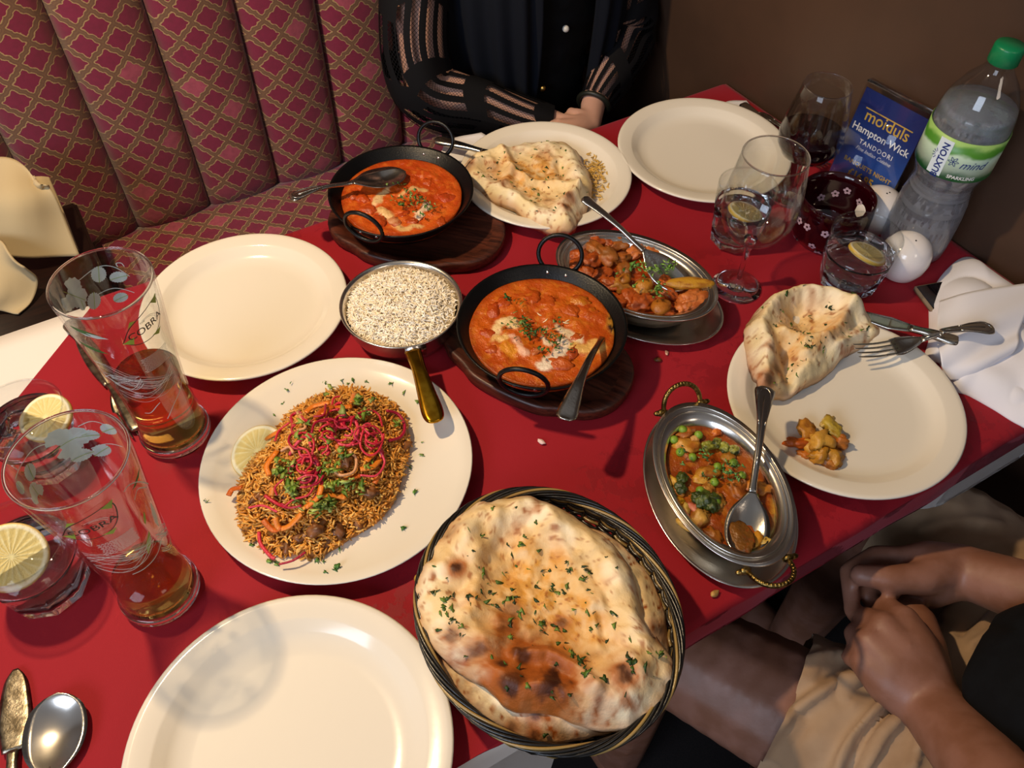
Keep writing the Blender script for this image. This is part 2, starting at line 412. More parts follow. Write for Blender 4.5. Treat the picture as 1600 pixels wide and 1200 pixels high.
V, F = box(.943, .955, -2.2, 1.46, -T, -T + .09, .003); V = wsh(V); struct('baseboard_right', enV(V), F, M['darkwood'])

# upholstery: woven trellis of wavy double gold lines over burgundy
def upholstery():
    k = N('trellis_upholstery'); uvn = k.n('UVMap'); uvn.uv_map = 'UVMap'; sp = k.n('SeparateXYZ'); k.l(uvn.outputs[0], sp.inputs[0])
    x, z = sp.outputs[0], sp.outputs[1]; a = k.math('DIVIDE', x, .050); b = k.math('DIVIDE', z, .054)
    u0 = k.math('ADD', a, b); v0 = k.math('SUBTRACT', a, b)
    wv = lambda q: k.math('MULTIPLY', k.math('ADD', k.math('MULTIPLY', k.math('SINE', k.math('MULTIPLY', q, 2 * PI)), .028), k.math('MULTIPLY', k.math('SINE', k.math('MULTIPLY', q, 6 * PI)), .020)), 1.0)
    u = k.math('ADD', u0, wv(v0)); v = k.math('ADD', v0, wv(u0))
    zz = k.math('MULTIPLY', k.math('SUBTRACT', k.noise(240, 2, .5, uvn.outputs[0]), .5), .10)
    d = lambda q: k.math('ABSOLUTE', k.math('SUBTRACT', k.math('FRACT', q), .5))
    m = k.math('ADD', k.math('MAXIMUM', d(u), d(v)), zz)       # .5 on a line
    band = k.ramp(m, .365, .385); line = k.math('MULTIPLY', k.ramp(m, .36, .378), k.math('SUBTRACT', 1.0, k.ramp(m, .395, .42)))
    core = k.ramp(m, .465, .49)
    wn = k.n('TexWhiteNoise'); cb = k.n('CombineXYZ'); k.l(k.math('FLOOR', u), cb.inputs[0]); k.l(k.math('FLOOR', v), cb.inputs[1]); k.l(cb.outputs[0], wn.inputs['Vector'])
    pink = k.ramp(wn.outputs[0], .91, .93)
    cell = k.mix(pink, lin('#7E1138'), lin('#A8485A'))
    cell = k.mix(k.math('MULTIPLY', k.ramp(k.noise(90, 3, .6, uvn.outputs[0]), .3, .8), .35), cell, lin('#5A0B22'))
    c = k.mix(band, cell, lin('#6E4A34')); c = k.mix(line, c, lin('#AE8C5C')); c = k.mix(k.math('MULTIPLY', core, .6), c, lin('#7A5A3A'))
    k.l(c, k.b.inputs['Base Color']); k.b.inputs['Roughness'].default_value = .75; k.b.inputs['Sheen Weight'].default_value = .25
    k.bump(k.math('ADD', k.math('MULTIPLY', line, .5), k.noise(1200, 2, .5, uvn.outputs[0])), .35, .0012); return k.m
M['fab'] = upholstery()
bench = thing('banquette', 'burgundy trellis-patterned upholstered banquette with vertical channelled back along the table', 'bench seat', EN(.25, 1.15, -T), R_(31))
def panel_mesh(e0, e1, z0, z1, n_face, bulge, uvo):
    nu, nv = 14, 30; V = []; UV = []
    for j in range(nv):
        t = j / (nv - 1); z = z0 + (z1 - z0) * t; edge = min(1, math.sin(PI * min(.5, min(t, 1 - t) * 7)) + .0)
        for i in range(nu):
            s = i / (nu - 1); b = bulge * (max(0, math.sin(PI * s)) ** .45) * (.25 + .75 * edge)
            V.append(tuple(EN(e0 + (e1 - e0) * s, n_face + .015 - b, z))); UV.append((uvo + (e0 + (e1 - e0) * s), z))
    m = nu * nv
    for j in range(nv):
        for i in range(nu): V.append(tuple(EN(e0 + (e1 - e0) * i / (nu - 1), n_face + .05, z0 + (z1 - z0) * j / (nv - 1)))); UV.append((0, 0))
    F = grid_faces(nu, nv); F = F + [tuple(i + m for i in f[::-1]) for f in F]
    rim = [i for i in range(nu)] + [nu * (j + 1) - 1 for j in range(1, nv)] + [m - 1 - i for i in range(1, nu)] + [nu * j for j in range(nv - 2, 0, -1)]
    for a, b in zip(rim, rim[1:] + rim[:1]): F.append((a, b, b + m, a + m))
    return V, F, UV
for q in range(-5, 7):
    e0 = .02 + .133 * q; e1 = min(e0 + .133, .904)
    if e1 - e0 < .03: continue
    V, F, UV = panel_mesh(e0 + .0004, e1 - .0004, -.29, .42, 1.35, .034, .011 * (q % 3) + .004 * q)
    mk('back_panel', V, F, M['fab'], bench, uv=UV, world=True)
V, F = box(-.645, .897, 1.40, 1.455, -T, .44, .01); mk('back_frame', enV(V), F, M['darkwood'], bench, world=True)
# seat cushion
nu, nv = 60, 24; V = []; UV = []; K = at(112, 318, -.13); ke = CE * K.x + SE * K.y; kn = -SE * K.x + CE * K.y; eL0 = ke + .012; eW = .904 - eL0
for j in range(nv):
    t = j / (nv - 1)
    for i in range(nu):
        s = i / (nu - 1); e = eL0 + eW * s
        if t < .25: n_, z = .925, -.40 + .12 * (t / .25) ; n_ -= .012 * math.sin(PI * t / .25)
        else: tt = (t - .25) / .75; n_ = .925 + tt * .44; z = -.28 + .016 * math.sin(PI * min(1, tt * 1.0)) ** .5 + .004
        V.append(tuple(EN(e, n_, z))); UV.append((e, t * .58))
m = nu * nv
for j in range(nv):
    for i in range(nu): V.append(tuple(EN(eL0 + eW * i / (nu - 1), .94 + .42 * j / (nv - 1), -.40))); UV.append((0, 0))
F = grid_faces(nu, nv); F = F + [tuple(i + m for i in f[::-1]) for f in F]
rim = [i for i in range(nu)] + [nu * (j + 1) - 1 for j in range(1, nv)] + [m - 1 - i for i in range(1, nu)] + [nu * j for j in range(nv - 2, 0, -1)]
for a, b in zip(rim, rim[1:] + rim[:1]): F.append((a, b, b + m, a + m))
mk('seat_cushion', V, F, M['fab'], bench, uv=UV, world=True)
V, F = box(eL0 + .004, .900, .95, 1.40, -T, -.40, .008); mk('base', enV(V), F, M['darkwood'], bench, world=True)
# dark cabinet at the bench's end
cb = thing('side_cabinet', 'low black-brown wooden cabinet standing at the end of the banquette under two napkins', 'cabinet', EN(-.30, 1.15, -T), R_(31))
K = at(112, 318, -.13); ke = CE * K.x + SE * K.y; kn = -SE * K.x + CE * K.y
V, F = box(ke - .5, ke, kn - .30, kn, -T, -.15, .004); mk('body', enV(V), F, M['darkwood'], cb, world=True)
V, F = box(ke - .5, ke + .006, kn - .305, kn + .004, -.15, -.13, .004); mk('top', enV(V), F, M['darkwood'], cb, world=True)
# near bench the man sits on (brown seat glimpsed under the table)
M['leather'] = mat('brown_leather', '#3A2418', .5, col2='#2C1A11', nscale=12, bump=(300, .3, .0006))
b2 = thing('bench', 'brown bench seat under the seated man, glimpsed beyond his khaki shorts', 'bench seat', EN(.6, -.2, -T), R_(31))
V, F = box(.12, .922, -.42, .0, -.40, -.29, .02); mk('seat_cushion', enV(V), F, M['leather'], b2, world=True)
V, F = box(.14, .912, -.40, -.06, -T, -.40, .004); mk('base', enV(V), F, M['darkwood'], b2, world=True)

# ================================================================= the table and its cloths
N0, N1, E0, E1 = .192, .888, -.85, .945
tab = thing('restaurant_table', 'rectangular restaurant table hidden under a white and a red cloth', 'table', EN(.05, .54, -T), R_(31))
V, F = box(E0, E1 - .03, N0 + .006, N1 - .006, -.034, -.005, .004); mk('tabletop', enV(V), F, M['darkwood'], tab, world=True)
for e_ in (E0 + .45, E1 - .42):
    V, F = lathe([(0, -T), (.20, -T), (.20, -T + .02), (.03, -T + .05), (.03, -.06), (.12, -.034), (0, -.034)], 24)
    mk('pedestal', [tuple(EN(e_, .54) + Vector((x, y, z))) for x, y, z in V], F, M['darkwood'], tab, world=True)
def cloth(name, mat_, zt, drop0, drop1, ea, eb, q1f, label, cat, seg=260, uvs=True, off=.0):
    nv = 46; V = []; UV = []
    for i in range(seg):
        e = ea + (eb - ea) * i / (seg - 1); d0 = drop0(e); d1 = drop1(e)
        qa, qb = N0 - d0, min(N1 + d1, q1f(e))
        qs = np.concatenate([np.linspace(qa, N0, 10)[:-1], np.linspace(N0, min(N1, qb), 28), np.linspace(min(N1, qb), qb, 10)[1:]])
        for q in qs:
            if q < N0: dz = N0 - q; wob = .002 * math.sin(e * 23) * min(1, dz / .04) + .001 * math.sin(e * 51); n_, z = N0 - min(dz, .004) - off - max(0, wob), zt - max(0, dz - .002)
            elif q > N1: dz = q - N1; n_, z = N1 + min(dz, .004) + off, zt - max(0, dz - .002)
            else: n_, z = q, zt + .0012 * fbm(e * 9, q * 9, 3, 3) * (1 if off else 0)
            V.append(tuple(EN(e - .055 * (q - .45) * max(0, e - .5) / .445, n_, z))); UV.append((e, q))
    nv = len(qs); F = grid_faces(nv, seg); m = len(V)
    A = np.array(V); B = A.copy(); B[:, 2] -= .0012
    F = F + [tuple(i + m for i in f[::-1]) for f in F]
    rim = [i for i in range(nv)] + [nv * (j + 1) - 1 for j in range(1, seg)] + [m - 1 - i for i in range(1, nv)] + [nv * j for j in range(seg - 2, 0, -1)]
    for a, b in zip(rim, rim[1:] + rim[:1]): F.append((a, b, b + m, a + m))
    o = mk(name, np.vstack([A, B]), F, mat_, uv=UV + UV); return tag(o, label, cat)
def red_cloth():
    k = N('red_damask'); uvn = k.n('UVMap'); uvn.uv_map = 'UVMap'; vec = uvn.outputs[0]
    wv = k.n('TexVoronoi'); wv.inputs['Scale'].default_value = 9; k.l(vec, wv.inputs['Vector']); wv.feature = 'SMOOTH_F1'
    f = k.ramp(k.noise(26, 4, .7, vec), .49, .53); g = k.ramp(wv.outputs['Distance'], .42, .3)
    dm = k.math('MULTIPLY', f, g)
    k.l(k.mix(dm, lin('#98101F'), lin('#8D0E1D')), k.b.inputs['Base Color'])
    k.v(k.b.inputs['Roughness'], k.math('SUBTRACT', .74, k.math('MULTIPLY', dm, .14))); k.b.inputs['Sheen Weight'].default_value = .12; k.b.inputs['Sheen Tint'].default_value = (1, .5, .6, 1)
    k.b.inputs['Specular IOR Level'].default_value = .3
    k.bump(k.math('ADD', k.noise(1500, 1, .5, vec), k.math('MULTIPLY', dm, .7)), .22, .0008); return k.m
M['red'] = red_cloth(); M['tcloth'] = mat('white_table_cotton', '#E9E2DA', .85, sheen=.15, bump=(900, .15, .0004))
def wdrop(e): return .26 - .22 * sst(.165, .185, e) + .075 * sst(.60, .72, e)
def rdrop(e): return .002 + .048 * sst(.08, .3, e)
cloth('white_tablecloth', M['tcloth'], -.0035, wdrop, lambda e: .16, E0 - .003, E1 + .004, lambda e: 9, 'plain white tablecloth lying under the red one, bare at the upper left corner', 'tablecloth')
cloth('red_tablecloth', M['red'], 0.0, rdrop, lambda e: .05, -.72, E1 + .004, lambda e: .955 + e, 'crimson damask tablecloth laid diagonally over the white one', 'tablecloth', off=.003)

# ================================================================= plates and metal dishes
def plate(px, py, r, label, group='white dinner plates'):
    p = at(px[0], px[1], .022) if py is None else Vector((px, py, 0)); p.z = T + .002
    t = thing('dinner_plate', label, 'plate', p, 0, group); k = r / .127
    prof = [(0, .004), (.062, .004), (.066, .0), (.071, .0), (.073, .004), (.092, .007), (.108, .0165), (.122, .0195), (.127, .0215), (.1272, .0232), (.1255, .0242), (.122, .0238), (.108, .0218), (.1055, .0208), (.098, .0135), (.090, .0098), (.078, .0082), (.0, .0075)]
    V, F = lathe([(a * k, b) for a, b in prof], 96)
    mk('plate_body', V, F, M['china'], t); return t
plate(-.3215, .7065, .1215, 'empty cream dinner plate behind the rice pan and the farther beer glass')
plate(-.176, .2005, .134, 'empty white dinner plate at the near table edge beside the naan basket')
plate(.366, .577, .128, 'white dinner plate holding a torn naan and a spoonful of vegetables')
plate(.269, 1.033, .1237, 'empty white dinner plate against the brown wall')
plate(.041, .968, .119, "white dinner plate with half a naan in front of the woman")
t = thing('serving_plate', 'large smooth rimless plate carrying the biryani mound', 'plate', (-.1787, .485, T + .002))
V, F = lathe([(0, .003), (.078, .003), (.082, 0), (.088, 0), (.092, .003), (.125, .012), (.1385, .0190), (.1395, .0205), (.138, .0210), (.125, .0155), (.105, .0095), (.085, .0070), (0, .0062)], 96)
mk('plate_body', V, F, M['china'], t)

def karahi(cx, cy, r, ringA, label, mirror_n):
    t = thing('karahi_pan', label, 'pan', (cx, cy, T + .020), 0, 'black iron karahi pans')
    k = r / .093
    prof = [(0, .0), (.045 * k, .0), (.062 * k, .006), (.080 * k, .026), (.093 * k, .045), (.0945 * k, .0462), (.0935 * k, .0472), (.0905 * k, .0455), (.077 * k, .027), (.058 * k, .0095), (.042 * k, .004), (0, .004)]
    V, F = lathe(prof, 72); mk('pan_body', V, F, M['iron'], t)
    for sgn in (1, -1):
        a = ringA + (0 if sgn > 0 else PI)
        c = np.array([math.cos(a), math.sin(a), 0]); s_ = np.array([-math.sin(a), math.cos(a), 0])
        tilt = R_(62) if sgn > 0 else R_(70)
        upd = c * math.cos(tilt) + np.array([0, 0, 1]) * math.sin(tilt)
        if sgn < 0: upd = c * math.cos(R_(84)) + np.array([0, 0, 1]) * math.sin(R_(84))
        base = c * (.0945 * k) + np.array([0, 0, .040]); rad = .0230 * k
        P = [base + upd * (rad * .78 - rad * math.cos(q) * 1.0) + s_ * rad * 1.12 * math.sin(q) for q in np.linspace(0, 2 * PI, 40, endpoint=False)]
        V, F = tube(P, .0026, 8, closed=True); h = mk('ring_handle', V, F, M['iron'], t)
        for q in (-1, 1):
            pos = c * (.0875 * k) + s_ * .011 * q + np.array([0, 0, .0395]); V, F = ico(2)
            mk('rivet', V * np.array([.0026, .0026, .0026]) + pos, F, M['steel'], h)
    return t
karahi(-.147, .872, .0915, R_(68), 'black iron karahi of orange curry nearest the banquette, silver spoon leaning in it', 1)
karahi(.032, .643, .0935, R_(78), 'black iron karahi of cream-swirled curry in the middle of the table', 1)
def board(cx, cy, a, b, ang, label):
    t = thing('wooden_board', label, 'board', (cx, cy, T + .0012), ang, 'dark wooden sizzler boards')
    n = 72; ring = []
    for i in range(n):
        q = 2 * PI * i / n; cc, ss = math.cos(q), math.sin(q)
        r = (abs(cc / a) ** 2.3 + abs(ss / b) ** 2.3) ** (-1 / 2.3); r *= 1 - .05 * math.exp(-((abs(cc) - .72) / .12) ** 2)
        ring.append((r * cc, r * ss))
    V = []; lv = [(.93, 0), (.99, .003), (1, .009), (1, .015), (.985, .0185), (.95, .0188), (.86, .0182), (.84, .0150)]
    for s_, z in lv: V += [(x * s_, y * s_, z) for x, y in ring]
    F = grid_faces(n, len(lv), True); V += [(0, 0, 0), (0, 0, .0150)]; o = len(V)
    for i in range(n): F.append((o - 2, (i + 1) % n, i)); F.append((o - 1, (len(lv) - 1) * n + i, (len(lv) - 1) * n + (i + 1) % n))
    mk('board_body', V, F, M['board'], t)
board(-.130, .862, .119, .078, R_(166), 'dark wooden board under the pan nearest the banquette')
board(.028, .645, .117, .076, R_(150), 'dark wooden board under the middle pan')

# rice pan with brass handle
t = thing('rice_pan', 'small round steel pan with a long brass handle, heaped with white rice', 'pan', (-.131, .690, T + .0015))
V, F = lathe([(0, 0), (.048, 0), (.058, .006), (.065, .022), (.068, .040), (.0705, .0435), (.0715, .0445), (.0700, .0452), (.0665, .042), (.0635, .022), (.056, .008), (.046, .003), (0, .003)], 80)
mk('pan_body', V, F, M['steel'], t)
hb = at(645, 548, .044); he = at(681, 660, .038); hl = (he - hb).length; hd = (he - hb).normalized()
def loft(sec, mirror=True, nw=9):
    """sec: (x, half width, z centre, half thickness, cup depth)"""
    V = []
    for x, w_, z, th, cup in sec:
        for i in range(nw):
            u = -1 + 2 * i / (nw - 1); V.append((x, w_ * u, z + cup * (u * u - 1) + th * math.sqrt(max(0, 1 - u ** 4))))
        for i in range(nw - 2, 0, -1):
            u = -1 + 2 * i / (nw - 1); V.append((x, w_ * u, z + cup * (u * u - 1) - th * math.sqrt(max(0, 1 - u ** 4))))
    m = 2 * nw - 2; F = grid_faces(m, len(sec), True); F.append(tuple(range(m))); F.append(tuple((len(sec) - 1) * m + i for i in range(m))[::-1]); return V, F
def resec(keys, n=26):
    a = np.array(keys, float); u = np.linspace(0, 1, n) ; src = np.linspace(0, 1, len(a)); s_ = spl(a, n); s_[:, 1] = np.maximum(s_[:, 1], .0004); s_[:, 3] = np.maximum(s_[:, 3], .0003); return [tuple(r) for r in s_]
def orient(V, A, B, roll=0, flat=False):
    """local +x from world point A to B, local z as near up as possible"""
    A = Vector(A); B = Vector(B); x = (B - A).normalized(); z = Vector((0, 0, 1)); y = z.cross(x).normalized(); z = x.cross(y)
    m = Matrix((x, y, z)).transposed() @ Matrix.Rotation(roll, 3, 'X')
    return [tuple(A + m @ Vector(v)) for v in V]
V, F = loft(resec([(0, .0095, 0, .0022, 0), (.012, .0085, .001, .0026, 0), (.3 * hl, .0080, .002, .0030, 0), (.6 * hl, .0100, .001, .0034, 0), (.85 * hl, .0118, 0, .0034, 0), (.97 * hl, .0092, 0, .0028, 0), (hl, .0030, 0, .0012, 0)]))
mk('handle', orient(V, hb, he), F, M['brass'], t, world=True, label='long brass handle')
V, F = box(-.012, .012, -.004, .001, .026, .0425, .0008)
bk = [Vector((x, y, z)) for x, y, z in V]; q_ = math.atan2(hd.y, hd.x) + PI / 2
mk('bracket', [tuple(Vector((-.131, .690, T)) + Matrix.Rotation(q_, 3, 'Z') @ (v + Vector((0, -.066, 0)))) for v in bk], F, M['steel'], t, world=True)

def oval_dish(cx, cy, ang, a, b, label, tp=None):
    t = thing('oval_dish', label, 'serving dish', (cx, cy, T + .0075), ang, 'oval steel balti dishes')
    prof = [(0, 0), (.62, .0), (.72, .004), (.80, .020), (.86, .034), (.93, .0345), (.985, .037), (1.0, .0385), (.995, .0398), (.93, .0365), (.855, .0362), (.79, .0335), (.75, .020), (.69, .0075), (.6, .0035), (0, .0035)]
    V, F = lathe(prof, 88, a, b); mk('dish_body', V, F, M['steel'], t)
    for k_ in (.89, .955):
        P = [(a * k_ * math.cos(q), b * k_ * math.sin(q), .0365 + .0008) for q in np.linspace(0, 2 * PI, 72, endpoint=False)]
        V, F = tube(P, .0009, 6, closed=True); mk('rim_bead', V, F, M['steel'], t)
    return t
def under(cx, cy, ang, a, b, label):
    t = thing('oval_underplate', label, 'tray', (cx, cy, T + .0012), ang, 'oval steel underplates')
    prof = [(0, 0), (.70, 0), (.80, .003), (.97, .010), (1.0, .0118), (.995, .0128), (.96, .0118), (.79, .0048), (.69, .002), (0, .002)]
    V, F = lathe(prof, 88, a, b); mk('tray_body', V, F, M['steel'], t); return t
vd = oval_dish(.210, .456, R_(18), .0625, .098, 'oval steel dish of mixed vegetable curry with two ornate brass handles')
under(.214, .463, R_(12), .074, .109, 'oval steel underplate below the mixed vegetable curry')
cd = oval_dish(.146, .746, R_(60), .0675, .1035, 'oval steel dish of cauliflower curry behind the middle pan')
under(.156, .742, R_(60), .071, .106, 'oval steel underplate below the cauliflower curry')
def brass_handle(parent, sgn, b, tilt):
    """beaded brass arch at an end of the oval dish"""
    w_ = .021; P = []
    up_ = np.array([0, math.cos(tilt) * sgn, math.sin(tilt)]); base = np.array([0, sgn * b * .97, .036])
    for q in np.linspace(0, PI, 25): P.append(base + np.array([w_ * math.cos(q), 0, 0]) + up_ * .027 * math.sin(q) ** .8)
    h = mk('brass_handle', *tube(P, .0026, 8), M['oldbrass'], parent, label='ornate beaded brass handle')
    for i, q in enumerate(np.linspace(.28, PI - .28, 17)):
        c = base + np.array([w_ * math.cos(q), 0, 0]) + up_ * .027 * math.sin(q) ** .8; V, F = ico(1)
        mk('bead', V * np.array([.0028, .0028, .0036]) + c, F, M['oldbrass'], h)
    for s_ in (-1, 1):
        V, F = blob(base + np.array([s_ * .0225, 0, -.001]), 1, 3, .1, 2, (.0068, .0036, .0052)); V2, F2 = blob(base + np.array([s_ * .028, 0, .0]), 1, 5, .1, 2, (.0045, .003, .0028))
        mk('scroll_foot', *join((V, F), (V2, F2)), M['oldbrass'], h)
brass_handle(vd, 1, .098, R_(62)); brass_handle(vd, -1, .098, R_(18))

# naan basket, woven strands
t = thing('bread_basket', 'oval woven basket of black and gold strands holding two naans', 'basket', (.035, .312, T + .001), R_(33))
BA, BB = .1085, .1225
k = N('basket_strand'); at_ = k.n('Attribute'); at_.attribute_name = 'Col'; k.l(at_.outputs['Color'], k.b.inputs['Base Color']); k.b.inputs['Roughness'].default_value = .3; k.b.inputs['Specular IOR Level'].default_value = .7; k.bump(k.noise(300, 2), .3, .0005); M['strand'] = k.m
gold, blk = L('#9A7D45'), L('#14110D')
def basket_r(h):   # radius factor by height
    return .70 + .26 * sst(0, .045, h) + .04 * (h / .055)
rings = 27
for j in range(rings):
    h = .003 + .050 * j / (rings - 1); P = []; 
    for i in range(168):
        q = 2 * PI * i / 168; wv = .0022 * math.sin(q * 21 + PI * (j % 2)); f_ = basket_r(h)
        P.append(((BA * f_ + wv) * math.cos(q), (BB * f_ + wv) * math.sin(q), h + .0007 * math.sin(q * 42 + j)))
    V, F = tube(P, .0017, 5, closed=True); mk('weave_strand', V, F, M['strand'], t, col=np.tile(gold * .7 if j % 3 == 0 else blk, (len(V), 1)))
for j in range(42):
    q = 2 * PI * j / 42; P = [(BA * basket_r(h) * math.cos(q), BB * basket_r(h) * math.sin(q), h) for h in np.linspace(.002, .054, 7)]
    V, F = tube(P, .0016, 5); mk('stake', V, F, M['strand'], t, col=np.tile(blk, (len(V), 1)))
for j in range(9):            # braided rim
    P = []; ph = 2 * PI * j / 9
    for i in range(240):
        q = 2 * PI * i / 240; a = q * 5 + ph; rr = .0040 * math.cos(a); zz = .0036 * math.sin(a)
        P.append(((BA + rr) * math.cos(q), (BB + rr) * math.sin(q), .056 + zz))
    V, F = tube(P, .0014, 6, closed=True); mk('rim_strand', V, F, M['strand'], t, col=np.tile(gold if j in (0, 4) else blk, (len(V), 1)))
V, F = lathe([(0, .001), (.71, .001), (.72, .003), (.70, .004), (0, .004)], 60, BA, BB); mk('base', V, F, M['strand'], t, col=np.tile(blk, (len(V), 1)))

# ================================================================= cutlery
def pattern(handle_pts, parent, A, B, L_, m, w_=.0085):
    P1 = [(L_ * .74, -.003, 0), (L_ * .85, -w_ * .75, 0), (L_ * .95, -w_ * .7, 0), (L_ * .985, 0, 0), (L_ * .95, w_ * .7, 0), (L_ * .85, w_ * .75, 0), (L_ * .74, .003, 0)]
    z = lambda x: np.interp(x, [s[0] for s in handle_pts], [s[2] + s[3] for s in handle_pts])
    P1 = [(x, y, z(x) - .0002) for x, y, _ in spl(P1, 24)]
    mk('handle_moulding', orient(tube(P1, .0007, 5)[0], A, B), tube(P1, .0007, 5)[1], m, parent, world=True)
    P2 = [(x, 0, z(x) - .0001) for x in np.linspace(L_ * .5, L_ * .93, 10)]; mk('handle_rib', orient(tube(P2, .001, 5)[0], A, B), tube(P2, .001, 5)[1], m, parent, world=True)
def spoon(A, B, label, m, bw=.021, bl=.062, arch=.012, hw=.0105, orn=True, roll=0, name='spoon', cup=.008, cat='spoon', group=None):
    A = Vector(A); B = Vector(B); L_ = (B - A).length; h = L_ - bl
    t = thing(name, label, cat, A, 0, group)
    bs = [(0, .0004, .0, .0007, 0), (bl * .05, bw * .42, 0, .0008, cup * .1), (bl * .2, bw * .85, -.0005, .0008, cup * .7), (bl * .45, bw, -.001, .0008, cup), (bl * .7, bw * .86, 0, .0009, cup * .7), (bl * .9, bw * .45, .001, .0012, cup * .2), (bl * 1.02, .0042, .002, .0018, 0)]
    bs = resec(bs, 26)
    hs = [(bl * 1.02, .0042, .002, .0018, 0), (bl + h * .15, .0034, arch * .45, .0020, 0), (bl + h * .4, .0038, arch, .0018, 0), (bl + h * .65, .0052, arch * .9, .0014, 0), (bl + h * .85, hw * .85, arch * .4, .0013, 0), (bl + h * .96, hw, .001, .0013, 0), (bl + h, hw * .5, 0, .0010, 0)]
    hs = resec(hs, 30)
    V, F = loft(bs); mk('bowl', orient(V, A, B, roll), F, m, t, world=True)
    V, F = loft(hs); mk('handle', orient(V, A, B, roll), F, m, t, world=True)
    if orn: pattern(hs, t, A, B, L_, m)
    return t
def fork(A, B, label, m, group=None, hl=.075, hw=.0105, tine=.045, fwid=.0125):
    """A = tine tips, B = end of the handle"""
    A = Vector(A); B = Vector(B); L_ = (B - A).length; t = thing('fork', label, 'fork', A, 0, group)
    head = resec([(tine * .98, fwid * .98, -.004, .0010, 0), (tine + .008, fwid * 1.03, -.003, .0011, .001), (hl - .010, fwid * .75, -.0005, .0012, .001), (hl, .0042, .002, .0018, 0)], 16)
    hs = resec([(hl, .0042, .002, .0018, 0), (hl + .02, .0032, .005, .002, 0), (L_ * .62, .0042, .010, .0017, 0), (L_ * .8, .0062, .008, .0014, 0), (L_ * .93, hw, .003, .0013, 0), (L_ * .985, hw * .8, 0, .0012, 0), (L_, hw * .35, 0, .001, 0)], 26)
    V, F = loft(head); mk('head', orient(V, A, B), F, m, t, world=True)
    V, F = loft(hs); mk('handle', orient(V, A, B), F, m, t, world=True)
    for i in range(4):
        y = (-.75 + .5 * i) * fwid; V, F = loft(resec([(0, .0006, .003, .0005, 0), (.006, .0012, .0008, .0008, 0), (tine * .6, .0016, -.0035, .001, 0), (tine + .004, .0019, -.004, .001, 0)], 12), nw=5)
        V = [(x, yy + y, z) for x, yy, z in V]; mk('tine', orient(V, A, B), F, m, t, world=True)
    pattern(hs, t, A, B, L_, m); return t
def knife(A, B, label, m, group=None, w_=.0105):
    """A = blade tip, B = handle end"""
    A = Vector(A); B = Vector(B); L_ = (B - A).length; t = thing('knife', label, 'knife', A, 0, group)
    bl = L_ * .56
    V, F = loft(resec([(0, .0025, .001, .0004, 0), (.012, w_ * .7, .001, .0006, 0), (.04, w_, .001, .0008, 0), (bl * .7, w_, .0015, .0010, 0), (bl, w_ * .65, .003, .0016, 0)], 22)); mk('blade', orient(V, A, B), F, m, t, world=True)
    V, F = loft(resec([(bl, .0052, .003, .0030, 0), (bl + .012, .0048, .0035, .0034, 0), (L_ * .75, .0065, .004, .0038, 0), (L_ * .92, .0088, .004, .0036, 0), (L_ * .985, .0080, .004, .0030, 0), (L_, .0040, .004, .0018, 0)], 22)); mk('handle', orient(V, A, B), F, m, t, world=True)
    return t
spoon(at(634, 268, .0640), at(453, 309, .080), 'silver serving spoon leaning out of the pan nearest the banquette', M['silver'], .0215, .072, .004)
spoon(at(962, 485, .038), at(882, 656, .086), 'silver spoon buried in the cream-swirled curry, handle over the pan rim', M['silver'], .020, .062, .016, orn=False)
spoon(at(1072, 452, .040), at(911, 309, .085), 'silver spoon standing in the cauliflower curry with its handle reflecting blue light', M['steel'], .0225, .068, .004, .0075, False)
spoon(at(1162, 872, .036), at(1196, 604, .066), 'ornate silver spoon lying in the mixed vegetable curry', M['silver'], .0215, .066, .006)
fork(at(222, 680, .004), at(108, 500, .004), 'ornate fork lying on the red cloth left of the farther beer glass', M['oldsilver'])
knife(at(122, 520, .003), at(218, 674, .004), 'table knife lying between the fork and the farther beer glass', M['oldsilver'])
knife(at(25, 1046, .003), at(20, 1290, .004), 'table knife pointing up at the lower left corner', M['oldsilver'], w_=.0135)
spoon(at(90, 1082, .0125), at(70, 1330, .004), 'shiny tablespoon lying right of the knife at the lower left corner', M['steel'], .0262, .072, .004, cup=.0085)
fork(at(1336, 550, .030), at(1552, 512, .052), 'ornate fork resting on the rim of the plate with the torn naan', M['silver'])
knife(at(1330, 488, .028), at(1496, 538, .034), 'knife tucked under the fork and the torn naan', M['silver'])
knife(at(850, 262, .026), at(680, 222, .022), 'knife handle sticking out from under the half naan near the woman', M['silver'])
knife(at(1262, 248, .004), at(1158, 166, .010), 'knife lying beside the wall behind the empty plate', M['silver'])
fork(at(1290, 262, .004), at(1178, 176, .004), 'fork lying next to the wall behind the empty plate', M['silver'])

